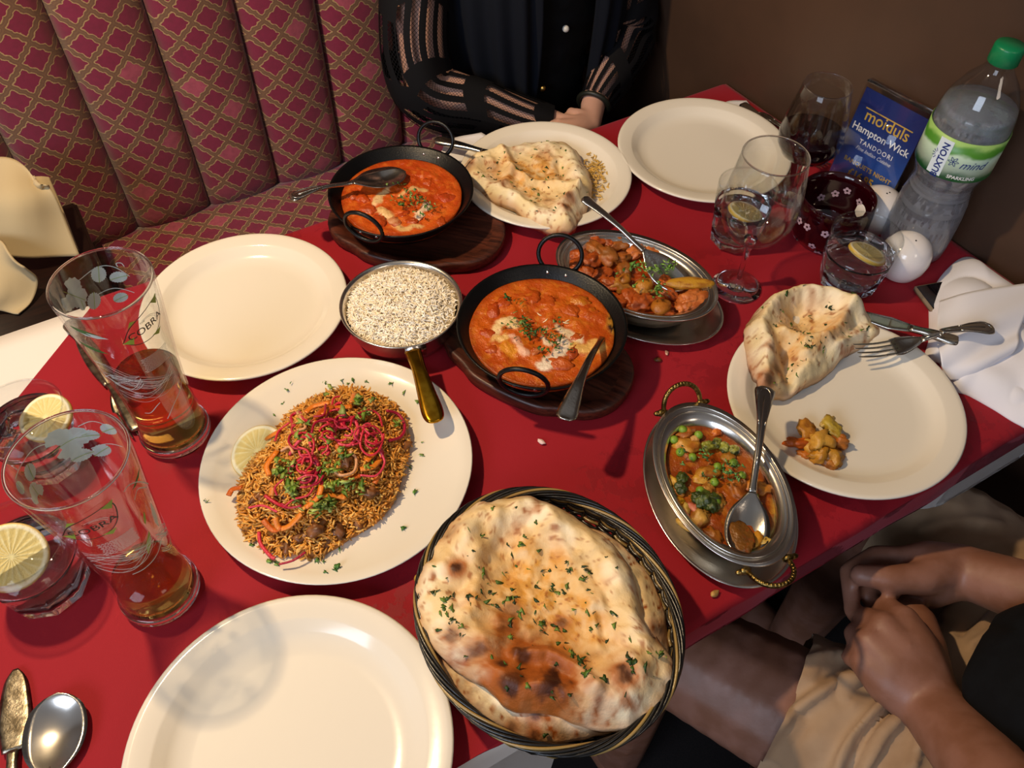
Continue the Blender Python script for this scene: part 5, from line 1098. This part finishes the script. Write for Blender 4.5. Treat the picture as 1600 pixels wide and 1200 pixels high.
F = grid_faces(9, 2); mk('label_panel', wrap(V, bc_, lr, ba - .33, bz_ + .0005, 0, .0003), F, M['pale_print'], lb, False, world=True)
V, F = text_mesh('BUXTON', .0108, bold=.0003); mk('lettering', wrap([(-y + .001, x - .003, 0) for x, y, _ in V], bc_, lr, ba - .31, bz_, 0, .0006), F, M['navy_print'], lb, False, world=True)
V = []; F = []
for q in np.linspace(-1.0, 1.0, 5): V, F = join((V, F), ([(x, y, 0) for x, y in ribbon([(.0035 * math.sin(q) , .0035 * math.cos(q)), (.0075 * math.sin(q), .0075 * math.cos(q))], .0008, 4)[0]], ribbon([(0, 0), (0, 1)], 1, 4)[1]))
mk('sunburst', wrap([(-y - .0035, x + .002, 0) for x, y, _ in V], bc_, lr, ba - .33, bz_, 0, .0006), F, M['navy_print'], lb, False, world=True)
V, F = text_mesh('mind', .0145, shear=.4); mk('lettering', wrap([(x + .008, y - .001, 0) for x, y, _ in V], bc_, lr, ba + .34, bz_, 0, .0006), F, M['navy_print'], lb, False, world=True)
V, F = text_mesh('SPARKLING', .0062, bold=.0001); mk('lettering', wrap([(x, y - .0185, 0) for x, y, _ in V], bc_, lr, ba + .38, bz_, 0, .0006), F, M['whitep'], lb, False, world=True)
V = []; F = []
for q in range(6):
    a = q * PI / 3; P = [(0, 0), (.003 * math.cos(a - .4), .003 * math.sin(a - .4)), (.0062 * math.cos(a), .0062 * math.sin(a)), (.003 * math.cos(a + .4), .003 * math.sin(a + .4)), (0, 0)]; v, f = ribbon(P, .0006, 24); V, F = join((V, F), ([(x, y, 0) for x, y in v], f))
mk('flower_emblem', wrap([(x, y, 0) for x, y, _ in V], bc_, lr, ba + .02, bz_ + .001, 0, .0006), F, M['navy_print'], lb, False, world=True)

# menu card in an acrylic stand
mc = thing('menu_card', 'blue restaurant menu card in a clear acrylic stand leaning by the wall', 'menu card', Vector((.467, .948, T + .0012)))
BLc, BRc = Vector((.437, .987, T + .003)), Vector((.500, .911, T + .003)); TLc = Vector((.4585, 1.012, T + .150)); ux = (BRc - BLc).normalized(); uy = (TLc - BLc).normalized(); uz = ux.cross(uy).normalized()
if uz.y > 0: uz = -uz
cw, ch = (BRc - BLc).length, (TLc - BLc).length
def card(V): return [tuple(BLc + ux * v[0] + uy * v[1] + uz * (v[2] if len(v) > 2 else 0)) for v in V]
k = N('blue_card'); k.l(k.coord(), (sp := k.n('SeparateXYZ')).inputs[0]); f = k.ramp(sp.outputs[2], .02, .12)
k.l(k.mix(f, lin('#3560B4'), lin('#1E2F72')), k.b.inputs['Base Color']); k.b.inputs['Roughness'].default_value = .3; M['card'] = k.m
V, F = box(.002, cw - .002, .004, ch - .010, -.0008, .0008); mk('printed_card', card(V), F, M['card'], mc, False, world=True)
M['acrylic'] = thin_glass('clear_acrylic', (.97, .97, .97), .35)
V, F = box(0, cw, 0, ch, .0016, .0034, .0006); mk('acrylic_front', card(V), F, M['acrylic'], mc, world=True)
V, F = box(0, cw, 0, ch, -.0034, -.0016, .0006); mk('acrylic_back', card(V), F, M['acrylic'], mc, world=True)
V, F = box(0, cw, ch - .003, ch, -.010, .0034, .0006); mk('acrylic_top_edge', card(V), F, M['glass'], mc, world=True)
V, F = box(0, cw, -.001, .002, -.030, .0034, .0006); mk('acrylic_foot', card([(x, y, z if z > -.01 else z) for x, y, z in V]), F, M['acrylic'], mc, world=True)
M['gold_print'] = mat('gold_print', '#D8B04A', .45)
def ctext(txt, size, x, y, m, **kw):
    V, F = text_mesh(txt, size, **kw); mk('lettering', card([(a + x, b + y, .0011) for a, b, _ in V]), F, M[m], mc, False, world=True)
cx_ = cw / 2
ctext('moiduls', .0215, cx_ + .001, ch - .041, 'gold_print', bold=.0002, spacing=1.0); V, F = box(cx_ - .036, cx_ + .036, ch - .0335, ch - .0320, .0010, .0013); mk('letter_bar', card(V), F, M['gold_print'], mc, False, world=True)
ctext('Hampton Wick', .0140, cx_, ch - .060, 'whitep', bold=.0002); ctext('TANDOORI', .0085, cx_ + .001, ch - .075, 'whitep', spacing=1.25, bold=.0001); ctext('Fine Indian Cuisine', .0072, cx_ + .001, ch - .084, 'whitep', shear=.3)
ctext('BANQUETS NIGHT', .0085, cx_ + .002, ch - .104, 'gold_print', spacing=1.05, bold=.0002); ctext('£16.95', .0145, cx_ - .002, ch - .118, 'gold_print', bold=.0004)
# phone half under the napkin
ph = thing('smartphone', 'black smartphone with a pale edge, mostly hidden under the white napkin', 'phone', at(1470, 470, .0055), 0)
PA, PB = at(1436, 463, .005), at(1462, 497, .005); d = (PB - PA).normalized(); q_ = math.atan2(d.y, d.x); ph.location = PA + Matrix.Rotation(q_, 3, 'Z') @ Vector((.045, .036, 0)); ph.rotation_euler = (0, 0, q_); ph.location.z = T + .0055
V, F = box(-.06, .06, -.036, .036, -.0040, .0036, .0018); mk('phone_case', V, F, mat('phone_case', '#8A7A66', .4), ph)
V, F = box(-.058, .058, -.034, .034, .003, .0042, .0006); mk('screen', V, F, mat('phone_glass', '#050507', .06, spec=.8), ph)

# ================================================================= napkins
M['shaded_linen'] = mat('shade_tan_linen', '#C2AE86', .9, bump=(700, .2, .0005))  # for the white napkins at left; their warm tan shade is put into the colour
nr = thing('napkin', 'large crumpled white cloth napkin spread by the wall at the right', 'napkin', at(1560, 520, .004))
def nh(X, Y, rh):
    e = CE * X + SE * Y
    return .010 + .024 * fbm(X * 14, Y * 14, 41, 2) * (1 - rh ** 4) + .013 * np.abs(np.sin(fbm(X * 7, Y * 7, 44, 2) * 11 + e * 16)) ** .7 * (1 - rh ** 4) - .008 * rh ** 6
patch([(1456, 470), (1470, 430), (1500, 398), (1550, 380), (1605, 378), (1650, 400), (1690, 470), (1730, 560), (1720, 650), (1660, 680), (1600, 656), (1560, 632), (1520, 610), (1490, 598), (1474, 560), (1450, 552), (1456, 520)], .012, nh, lambda X, Y, r, H: np.tile(L('#E4E4EC'), (len(X), 1)), M['white_linen'], 'linen', nr, 70, 200, thick=.003, emax=.945)
sheet([[(1468, 470, .020), (1464, 520, .028), (1470, 565, .026), (1484, 594, .012)], [(1520, 455, .038), (1520, 510, .040), (1522, 560, .034), (1530, 592, .014)], [(1620, 440, .036), (1600, 500, .040), (1585, 545, .034), (1570, 572, .016)]], 40, 40, .0015, 'folded_flap', M['white_linen'], nr, ripple=lambda u, v: .006 * np.sin(u * 13 + v * 6) * (1 - abs(2 * u - 1)))
nt_ = thing('napkin', 'white paper napkin poking out under the plate in front of the woman', 'napkin', at(720, 240, .004))
sheet([[(680, 268, .008), (700, 222, .010), (752, 208, .012)], [(730, 285, .006), (760, 250, .006), (800, 235, .006)], [(800, 300, .003), (830, 270, .003), (860, 250, .003)]], 20, 20, .0015, 'linen', M['white_linen'], nt_)
nt2 = thing('napkin', 'white napkin corner showing behind the empty plate by the wall', 'napkin', at(1145, 175, .003))
sheet([[(1110, 178, .004), (1135, 160, .006), (1166, 158, .008)], [(1120, 200, .003), (1160, 190, .003), (1200, 200, .003)]], 16, 12, .0015, 'linen', M['white_linen'], nt2)
nA = thing('napkin', 'folded white napkin standing upright on the dark cabinet, the upper of two', 'napkin', at(40, 380, -.128))
sheet([[(-60, 262, -.02), (-10, 248, .0), (35, 258, -.005), (62, 292, -.02)], [(-60, 300, -.03), (-5, 300, -.015), (45, 300, -.02), (82, 300, -.03)], [(-60, 350, -.07), (0, 345, -.05), (50, 345, -.055), (100, 340, -.07)], [(-60, 400, -.115), (0, 398, -.10), (60, 402, -.105), (125, 400, -.118)]], 36, 36, .003, 'linen', M['shaded_linen'], nA, ripple=lambda u, v: .006 * np.sin(v * 7) * (1 - v) + .003 * np.sin(u * 9))
sheet([[(48, 276, -.05), (60, 276, -.045), (76, 277, -.05)], [(60, 330, -.085), (80, 330, -.08), (96, 325, -.085)], [(80, 385, -.12), (100, 385, -.115), (124, 392, -.12)]], 14, 20, .003, 'back_fold', M['shaded_linen'], nA)
nB = thing('napkin', 'folded white napkin slumped beside the white tablecloth corner, the lower of two', 'napkin', at(20, 430, -.128))
sheet([[(-60, 372, -.06), (-10, 372, -.05), (20, 392, -.055), (40, 415, -.07)], [(-60, 410, -.085), (-20, 412, -.075), (25, 418, -.085), (58, 440, -.105)], [(-60, 450, -.105), (-20, 455, -.100), (20, 460, -.11), (50, 468, -.12)], [(-60, 480, -.12), (-25, 482, -.118), (5, 486, -.122), (28, 490, -.124)]], 30, 30, .003, 'linen', M['shaded_linen'], nB, ripple=lambda u, v: .006 * np.sin(u * 6 + v * 3))

# ================================================================= people
def head(chains, c, face, r=.088):
    """skull, jaw, neck, nose and ears as limbs of the same skin; face = unit direction"""
    f = Vector(face).normalized(); s_ = f.cross(Vector((0, 0, 1))); u = Vector((0, 0, 1)); c = Vector(c)
    chains += [[(c + u * .03 - f * .012, r), (c + u * .02 + f * .004, r * .97)], [(c - u * .035 + f * .022, r * .72), (c - u * .078 + f * .045, .036)],
               [(c + f * .082 + u * .004, .010), (c + f * .098 - u * .024, .0125)], [(c + s_ * .078 - f * .005, .013), (c + s_ * .082 - f * .01 - u * .03, .011)], [(c - s_ * .078 - f * .005, .013), (c - s_ * .082 - f * .01 - u * .03, .011)],
               [(c - u * .075 - f * .02, .052), (c - u * .20 - f * .035, .058)]]
def face_bits(parent, c, face, hair, long_=True, r=.088):
    f = Vector(face).normalized(); s_ = f.cross(Vector((0, 0, 1))); u = Vector((0, 0, 1)); c = Vector(c); IV, IF = ico(2)
    for q in (-1, 1):
        p = c + f * .0735 + s_ * .030 * q + u * .004; mk('eye', IV * .0098 + np.array(p), IF, M['ceramic'], parent, world=True); p2 = p + f * .0062; mk('iris', IV * .0046 + np.array(p2), IF, M['black_print'], parent, world=True)
        V, F = tube([p + f * .010 + u * (.017 + .004 * math.sin(a)) + s_ * q * (a - 1.5) * .011 for a in np.linspace(0, 3, 6)], .0025, 6); mk('eyebrow', V, F, hair, parent, world=True)
    V, F = tube([c + f * (.090 - .006 * abs(a)) - u * .052 + s_ * .024 * a for a in np.linspace(-1, 1, 9)], [.002, .0045, .0055, .006, .0055, .006, .0055, .0045, .002], 8); mk('lips', V, F, mat('lip_skin', '#9A5148', .45), parent, world=True)
    ch = [[(c + u * .045 - f * .03, r * 1.03), (c + u * .03 - f * .038, r * .98)]]
    if long_: ch += [[(c - f * .05 + u * .02, .078), (c - f * .065 - u * .10, .062), (c - f * .055 - u * .20, .040)], [(c + s_ * .07 - f * .02 + u * .03, .035), (c + s_ * .082 - f * .03 - u * .13, .028)], [(c - s_ * .07 - f * .02 + u * .03, .035), (c - s_ * .082 - f * .03 - u * .13, .028)]]
    body('hair', ch, .007, hair, parent, 4)
M['brown_hair'] = mat('brown_hair', '#2A1A10', .55, col2='#3A2416', nscale=90, bump=(200, .6, .002)); M['grey_hair'] = mat('grey_brown_hair', '#5A4A3E', .6, col2='#3C3028', nscale=90, bump=(200, .6, .002))

# --- the woman in black
wm = thing('person', 'seated person in a black top and openwork lace sleeves, hands together behind the half naan', 'person', EN(.69, 1.13, -T))
q = lambda e, n, z: tuple(EN(e, n, z))
hd_ = EN(.695, 1.13, .545); fdir = Vector((SE, -CE, -.15))
ch = [[(q(.69, 1.19, -.185), .095, (1.2, 1.0, .8)), (q(.69, 1.17, -.02), .115, (1.05, .95, 1)), (q(.69, 1.17, .18), .12, (1.1, .95, 1)), (q(.69, 1.17, .31), .10, (1.35, .8, .8))],
      [(q(.52, 1.165, .325), .048), (q(.485, 1.085, .03), .036)], [(q(.485, 1.085, .03), .034), (q(.655, .965, -.035), .023)],
      [(q(.835, 1.165, .325), .048), (q(.862, 1.09, .03), .036)], [(q(.862, 1.09, .03), .034), (q(.735, .985, -.035), .021)],
      [(q(.62, 1.14, -.185), .070), (q(.58, .80, -.185), .055), (q(.58, .74, -.20), .050)], [(q(.58, .74, -.20), .050), (q(.58, .76, -.66), .036)], [(q(.58, .77, -.70), .034, (1, 1, .8)), (q(.58, .66, -.715), .028, (1, 1, .8))],
      [(q(.76, 1.14, -.185), .070), (q(.79, .80, -.185), .055), (q(.79, .74, -.20), .050)], [(q(.79, .74, -.20), .050), (q(.79, .76, -.66), .036)], [(q(.79, .77, -.70), .034, (1, 1, .8)), (q(.79, .66, -.715), .028, (1, 1, .8))]]
head(ch, hd_, fdir)
# her hands folded: right over left, five fingers each
def hand(ch, wrist, palm, tips, thumb, pr=.019, fr=.0082):
    """palm = (heel, knuckle1 .. knuckle4); tips = per finger list of joints; thumb list"""
    w_ = Vector(wrist)
    for i, kn in enumerate(palm):
        kn = Vector(kn); ch.append([(w_, pr * 1.02), (w_.lerp(kn, .6), pr * .86), (kn, fr * 1.45)])
        js = [kn] + [Vector(p) for p in tips[i]]; ra = [fr * 1.32, fr * 1.15, fr * 1.0, fr * .85]; sc_ = [1, 1.04, 1, .88][i]
        ch.append([(p, ra[min(j, 3)] * sc_) for j, p in enumerate(js)])
    th_ = [w_.lerp(Vector(palm[0]), .25)] + [Vector(p) for p in thumb]; ch.append([(p, r_) for p, r_ in zip(th_, [pr * .95, fr * 1.75, fr * 1.4, fr * 1.15])])
A = lambda x, y, h: tuple(at(x, y, h))
hand(ch, A(828, 212, -.030), [A(846, 190, -.030), A(852, 197, -.026), A(856, 205, -.026), A(856, 214, -.030)], [[A(868, 186, -.034), A(884, 188, -.042)], [A(876, 193, -.030), A(892, 197, -.040)], [A(880, 203, -.032), A(894, 209, -.044)], [A(876, 214, -.036), A(888, 220, -.046)]], [A(846, 184, -.036), A(862, 180, -.040)], .016, .0068)
hand(ch, A(922, 198, -.032), [A(898, 188, -.018), A(894, 195, -.014), A(892, 203, -.014), A(894, 212, -.020)], [[A(880, 184, -.016), A(866, 186, -.024)], [A(872, 192, -.010), A(858, 197, -.020)], [A(872, 202, -.012), A(858, 207, -.022)], [A(878, 212, -.020), A(866, 217, -.028)]], [A(908, 182, -.024), A(892, 176, -.028)], .016, .0068)
ch += [[(q(.735, .985, -.035), .021), (A(922, 198, -.032), .0175)], [(q(.655, .965, -.035), .021), (A(828, 212, -.030), .0175)]]
wmb = body('body', ch, .0045, mat('pale_skin', '#CFA08C', .5, sss=.08, bump=(260, .2, .0006)), wm, 5)
face_bits(wm, hd_, fdir, M['brown_hair'])
# clothes
tc = [[(q(.69, 1.19, -.19), .108, (1.2, 1.0, .8)), (q(.69, 1.17, -.02), .125, (1.08, .98, 1)), (q(.69, 1.165, .18), .132, (1.12, .98, 1)), (q(.69, 1.17, .31), .108, (1.38, .82, .72))], [(q(.55, 1.165, .32), .060), (q(.83, 1.165, .32), .060)],
      [(q(.62, 1.14, -.185), .082), (q(.58, .74, -.195), .064)], [(q(.76, 1.14, -.185), .082), (q(.79, .74, -.195), .064)], [(q(.58, .74, -.20), .060), (q(.58, .76, -.66), .046)], [(q(.79, .74, -.20), .060), (q(.79, .76, -.66), .046)]]
body('dress', tc, .006, M['black_cloth'], wm, 8, wr=(.006, 12, 1, 0))
# draped cardigan fronts
for e0, sg in ((.655, -1), (.755, 1)):
    rows = []
    for z, n_, wdt in ((.36, 1.065, .075), (.24, 1.035, .085), (.12, 1.025, .095), (.02, 1.030, .085), (-.06, 1.045, .05)):
        rows.append([q(e0 + sg * wdt * a, n_ + .055 * a * a * (1 if a > .5 else .3), z - (.03 * (1 - a) if z < 0 else 0)) for a in (0, .33, .66, 1.0, 1.3)])
    sheet(rows, 46, 40, .003, 'cardigan_front', M['navy_cloth'], wm, world_pts=True, ripple=lambda u, v: .006 * np.sin(u * 26 + v * 3) * (.4 + v))
for x, y, h in ((884, 45, .108), (848, 138, .030)):
    p = at(x, y, h)
    for _ in range(40):       # bring the button onto the front of the dress
        if -SE * p.x + CE * p.y > 1.028: break
        h -= .004; p = at(x, y, h)
    IV, IF = ico(2); bt_ = mk('button', IV * np.array([.0055, .0055, .0055]) + np.array(p), IF, mat('pearl_button', '#C8C4BE', .25) if y < 100 else M['oldbrass'], wm, world=True)
# lace sleeves: fabric with rows of openings, over the skin of the arm
def lace():
    k = N('openwork_lace'); uvn = k.n('UVMap'); uvn.uv_map = 'UVMap'; sp = k.n('SeparateXYZ'); k.l(uvn.outputs[0], sp.inputs[0]); u, v = sp.outputs[0], sp.outputs[1]
    uu = k.math('ADD', u, k.math('MULTIPLY', k.math('SINE', k.math('MULTIPLY', v, 26.0)), .006))
    cl = k.math('ABSOLUTE', k.math('SUBTRACT', k.math('FRACT', k.math('DIVIDE', uu, .0215)), .5)); band = k.math('LESS_THAN', cl, .27)
    a = k.math('DIVIDE', uu, .0054); b = k.math('DIVIDE', v, .0062); p1 = k.math('ABSOLUTE', k.math('SUBTRACT', k.math('FRACT', k.math('ADD', a, b)), .5)); p2 = k.math('ABSOLUTE', k.math('SUBTRACT', k.math('FRACT', k.math('SUBTRACT', a, b)), .5))
    hole = k.math('LESS_THAN', k.math('MAXIMUM', p1, p2), .43)
    wv = k.math('FRACT', k.math('ADD', k.math('DIVIDE', v, .115), k.math('MULTIPLY', k.math('SINE', k.math('MULTIPLY', u, 34.0)), .16))); reg = k.math('LESS_THAN', wv, .72)
    m_ = k.math('MULTIPLY', k.math('MULTIPLY', band, hole), reg)
    k.b.inputs['Specular IOR Level'].default_value = .2; k.b.inputs['Base Color'].default_value = lin('#08070A') + (1,); k.b.inputs['Roughness'].default_value = .8
    k.l(k.math('SUBTRACT', 1.0, m_), k.b.inputs['Alpha']); return k.m
M['lace'] = lace()
def sleeve(P, rad, name, parent, m_):
    n = 70; Q = spl(P, n); rr = spl(np.array(rad)[:, None], n)[:, 0]; seg = 40; V = []; UV = []; L_ = 0
    for i in range(n):
        t_ = Q[min(i + 1, n - 1)] - Q[max(i - 1, 0)]; t_ /= np.linalg.norm(t_); L_ += np.linalg.norm(Q[i] - Q[max(i - 1, 0)])
        s_ = np.cross(t_, (0.3, .2, 1)); s_ /= np.linalg.norm(s_); w_ = np.cross(s_, t_)
        for j in range(seg + 1):
            a = 2 * PI * j / seg; r_ = rr[i] * (1 + .035 * math.sin(a * 5 + i * .15)); V.append(Q[i] + r_ * (math.cos(a) * s_ + math.sin(a) * w_)); UV.append((a * .05, L_))
    return mk(name, V, grid_faces(seg + 1, n), m_, parent, uv=UV, world=True)
sleeve([q(.545, 1.17, .35), q(.505, 1.135, .20), q(.478, 1.085, .03), q(.56, 1.03, -.012), q(.645, .972, -.034)], [.062, .052, .052, .044, .030], 'lace_sleeve', wm, M['lace'])
sleeve([q(.825, 1.17, .35), q(.855, 1.135, .20), q(.864, 1.085, .03), q(.815, 1.038, -.010), q(.742, .988, -.034)], [.060, .052, .050, .042, .028], 'lace_sleeve', wm, M['lace'])
wa, wb = EN(.875, 1.09, .03), EN(.735, .985, -.035); ax = (wb - wa).normalized(); s1 = ax.cross(Vector((0, 0, 1))).normalized(); s2 = s1.cross(ax); V, F = tube([wb - ax * .004 + s1 * math.cos(a) * .026 + s2 * math.sin(a) * .026 for a in np.linspace(0, 2 * PI, 30, endpoint=False)], .0042, 8, closed=True); mk('bracelet', V, F, M['black_print'], wm, world=True)

CRE = [([(1190, 1175), (1230, 1120), (1290, 1075), (1352, 1056)], .009, 11), ([(1182, 1150), (1222, 1100), (1286, 1054)], -.006, 9), ([(1305, 1205), (1335, 1148), (1386, 1096)], .011, 9), ([(1330, 1205), (1356, 1150), (1396, 1108)], -.007, 8), ([(1350, 1205), (1378, 1150), (1412, 1118)], .010, 9), ([(1425, 1200), (1436, 1160), (1445, 1130)], .009, 8), ([(1255, 1035), (1300, 1022), (1345, 1030)], .007, 8), ([(1500, 985), (1535, 950), (1570, 920)], -.008, 8), ([(1480, 965), (1515, 935), (1540, 915)], .008, 8), ([(1520, 1010), (1560, 985), (1600, 968)], .009, 9), ([(1440, 830), (1500, 815), (1560, 822)], .006, 10), ([(1500, 870), (1560, 850), (1600, 855)], .006, 10)]
# --- the man in khaki shorts
mn = thing('person', 'seated person in khaki shorts and black shirt, hands joined over the lap', 'person', EN(.60, -.15, -T))
hipL, hipR = A(1560, 1290, -.19), A(1740, 1060, -.19)
kneeL, kneeR = A(1010, 990, -.20), A(1385, 790, -.20)
hdm = EN(.60, -.21, .525); fm = Vector((-SE, CE, -.35))
bk = EN(.60, -.23, -.10)
eL, eR = A(1640, 1330, .03), A(1790, 985, .0)
ch = [[(hipL, .088), (kneeL, .064)], [(hipR, .088), (kneeR, .064)], [(kneeL, .060), (tuple(Vector(kneeL) + Vector((.02, .0, -.46))), .040)], [(kneeR, .060), (tuple(Vector(kneeR) + Vector((0.0, .01, -.46))), .040)],
      [(tuple(Vector(kneeL) + Vector((.02, .0, -.505))), .038, (1, 1, .8)), (tuple(Vector(kneeL) + Vector((-.05, .10, -.515))), .030, (1, 1, .8))], [(tuple(Vector(kneeR) + Vector((0, .01, -.505))), .038, (1, 1, .8)), (tuple(Vector(kneeR) + Vector((-.05, .10, -.515))), .030, (1, 1, .8))],
      [(tuple(bk + Vector((0, 0, -.08))), .11, (1.3, 1, .8)), (tuple(bk + Vector((0, 0, .15))), .13, (1.15, .9, 1)), (tuple(bk + Vector((0, 0, .40))), .12, (1.4, .8, .8))]]
head(ch, hdm, fm, .092)
sL, sR = EN(.43, -.22, .32), EN(.78, -.22, .32)
wL, wR = Vector(A(1452, 1100, -.085)), Vector(A(1502, 892, -.085))
ch += [[(tuple(sL), .055), (eL, .044)], [(eL, .043), (tuple(Vector(eL).lerp(wL, .6)), .036), (tuple(wL), .0285, (1.15, 1.15, .95))], [(tuple(sR), .055), (eR, .042)], [(eR, .040), (tuple(Vector(eR).lerp(wR, .55)), .034), (tuple(wR), .0275, (1, 1.1, 1))]]
# left hand: back of the hand up, knuckles towards the table, fingers curled under
hand(ch, wL, [A(1412, 968, -.064), A(1380, 978, -.062), A(1358, 1003, -.066), A(1352, 1036, -.076)],
     [[A(1384, 948, -.088), A(1398, 952, -.112), A(1416, 966, -.118)], [A(1352, 966, -.088), A(1360, 974, -.112), A(1382, 990, -.120)], [A(1336, 990, -.090), A(1346, 1000, -.114), A(1370, 1014, -.122)], [A(1330, 1026, -.094), A(1342, 1036, -.116), A(1362, 1044, -.122)]],
     [A(1450, 1010, -.088), A(1440, 968, -.098), A(1412, 950, -.104)], .0320, .0108)
# right hand: seen from the thumb side, index finger pointing down, others curled
hand(ch, wR, [A(1420, 872, -.084), A(1416, 892, -.094), A(1416, 912, -.102), A(1424, 930, -.110)],
     [[A(1368, 868, -.088), A(1326, 892, -.094), A(1332, 958, -.100)], [A(1378, 896, -.100), A(1352, 922, -.106), A(1374, 960, -.108)], [A(1392, 918, -.108), A(1374, 936, -.114), A(1404, 956, -.116)], [A(1404, 934, -.116), A(1396, 950, -.120), A(1426, 962, -.122)]],
     [A(1440, 905, -.072), A(1390, 904, -.068), A(1345, 898, -.072)], .0300, .0108)
mb = body('body', ch, .0042, M['skin'], mn, 5)
face_bits(mn, hdm, fm, M['grey_hair'], False, .092)
def toward(a, b, t_): return tuple(Vector(a).lerp(Vector(b), t_))
hemL = Vector(A(1222, 1098, -.185)); hemR = Vector(kneeR).lerp(Vector(hipR), .06)
dL = (Vector(kneeL) - Vector(hipL)).normalized(); dR = (Vector(kneeR) - Vector(hipR)).normalized()
legL = body('shorts_leg', [[(toward(kneeL, hipL, .12), .088), (toward(kneeL, hipL, .45), .096), (hipL, .112)]], .004, M['khaki'], mn, 4, cut=[(hemL, dL)], wr=(.014, 16, .75, -.66), cre=CRE)
legR = body('shorts_leg', [[(toward(kneeR, hipR, -.1), .080), (toward(kneeR, hipR, .45), .094), (hipR, .112)]], .004, M['khaki'], mn, 4, cut=[(hemR, dR)], wr=(.012, 16, .75, -.66), cre=CRE)
body('shorts_seat', [[(hipL, .114), (hipR, .114)], [(toward(hipL, kneeL, .25), .085), (toward(hipR, kneeR, .28), .085)], [(tuple(bk + Vector((0, 0, -.10))), .118, (1.25, 1, .7)), (toward(hipL, hipR, .5), .11)]], .0045, M['khaki'], mn, 6, wr=(.012, 18, .75, -.66), cre=CRE)
bf = Vector(A(1735, 1130, -.035))
body('shirt', [[(tuple(bk + Vector((0, 0, -.03))), .135, (1.2, 1.05, .8)), (tuple(bk + Vector((0, 0, .15))), .150, (1.15, .95, 1)), (tuple(bk + Vector((0, 0, .40))), .140, (1.44, .90, .90))], [(tuple(bf), .115, (1.15, 1.1, .8)), (tuple(bk + Vector((0, 0, .10))), .13)],
     [(tuple(sL), .070), (tuple(Vector(sL).lerp(Vector(eL), .55)), .062)], [(tuple(sR), .070), (tuple(Vector(sR).lerp(Vector(eR), .55)), .062)]], .007, M['black_cloth'], mn, 8, wr=(.010, 10, 1, 0))
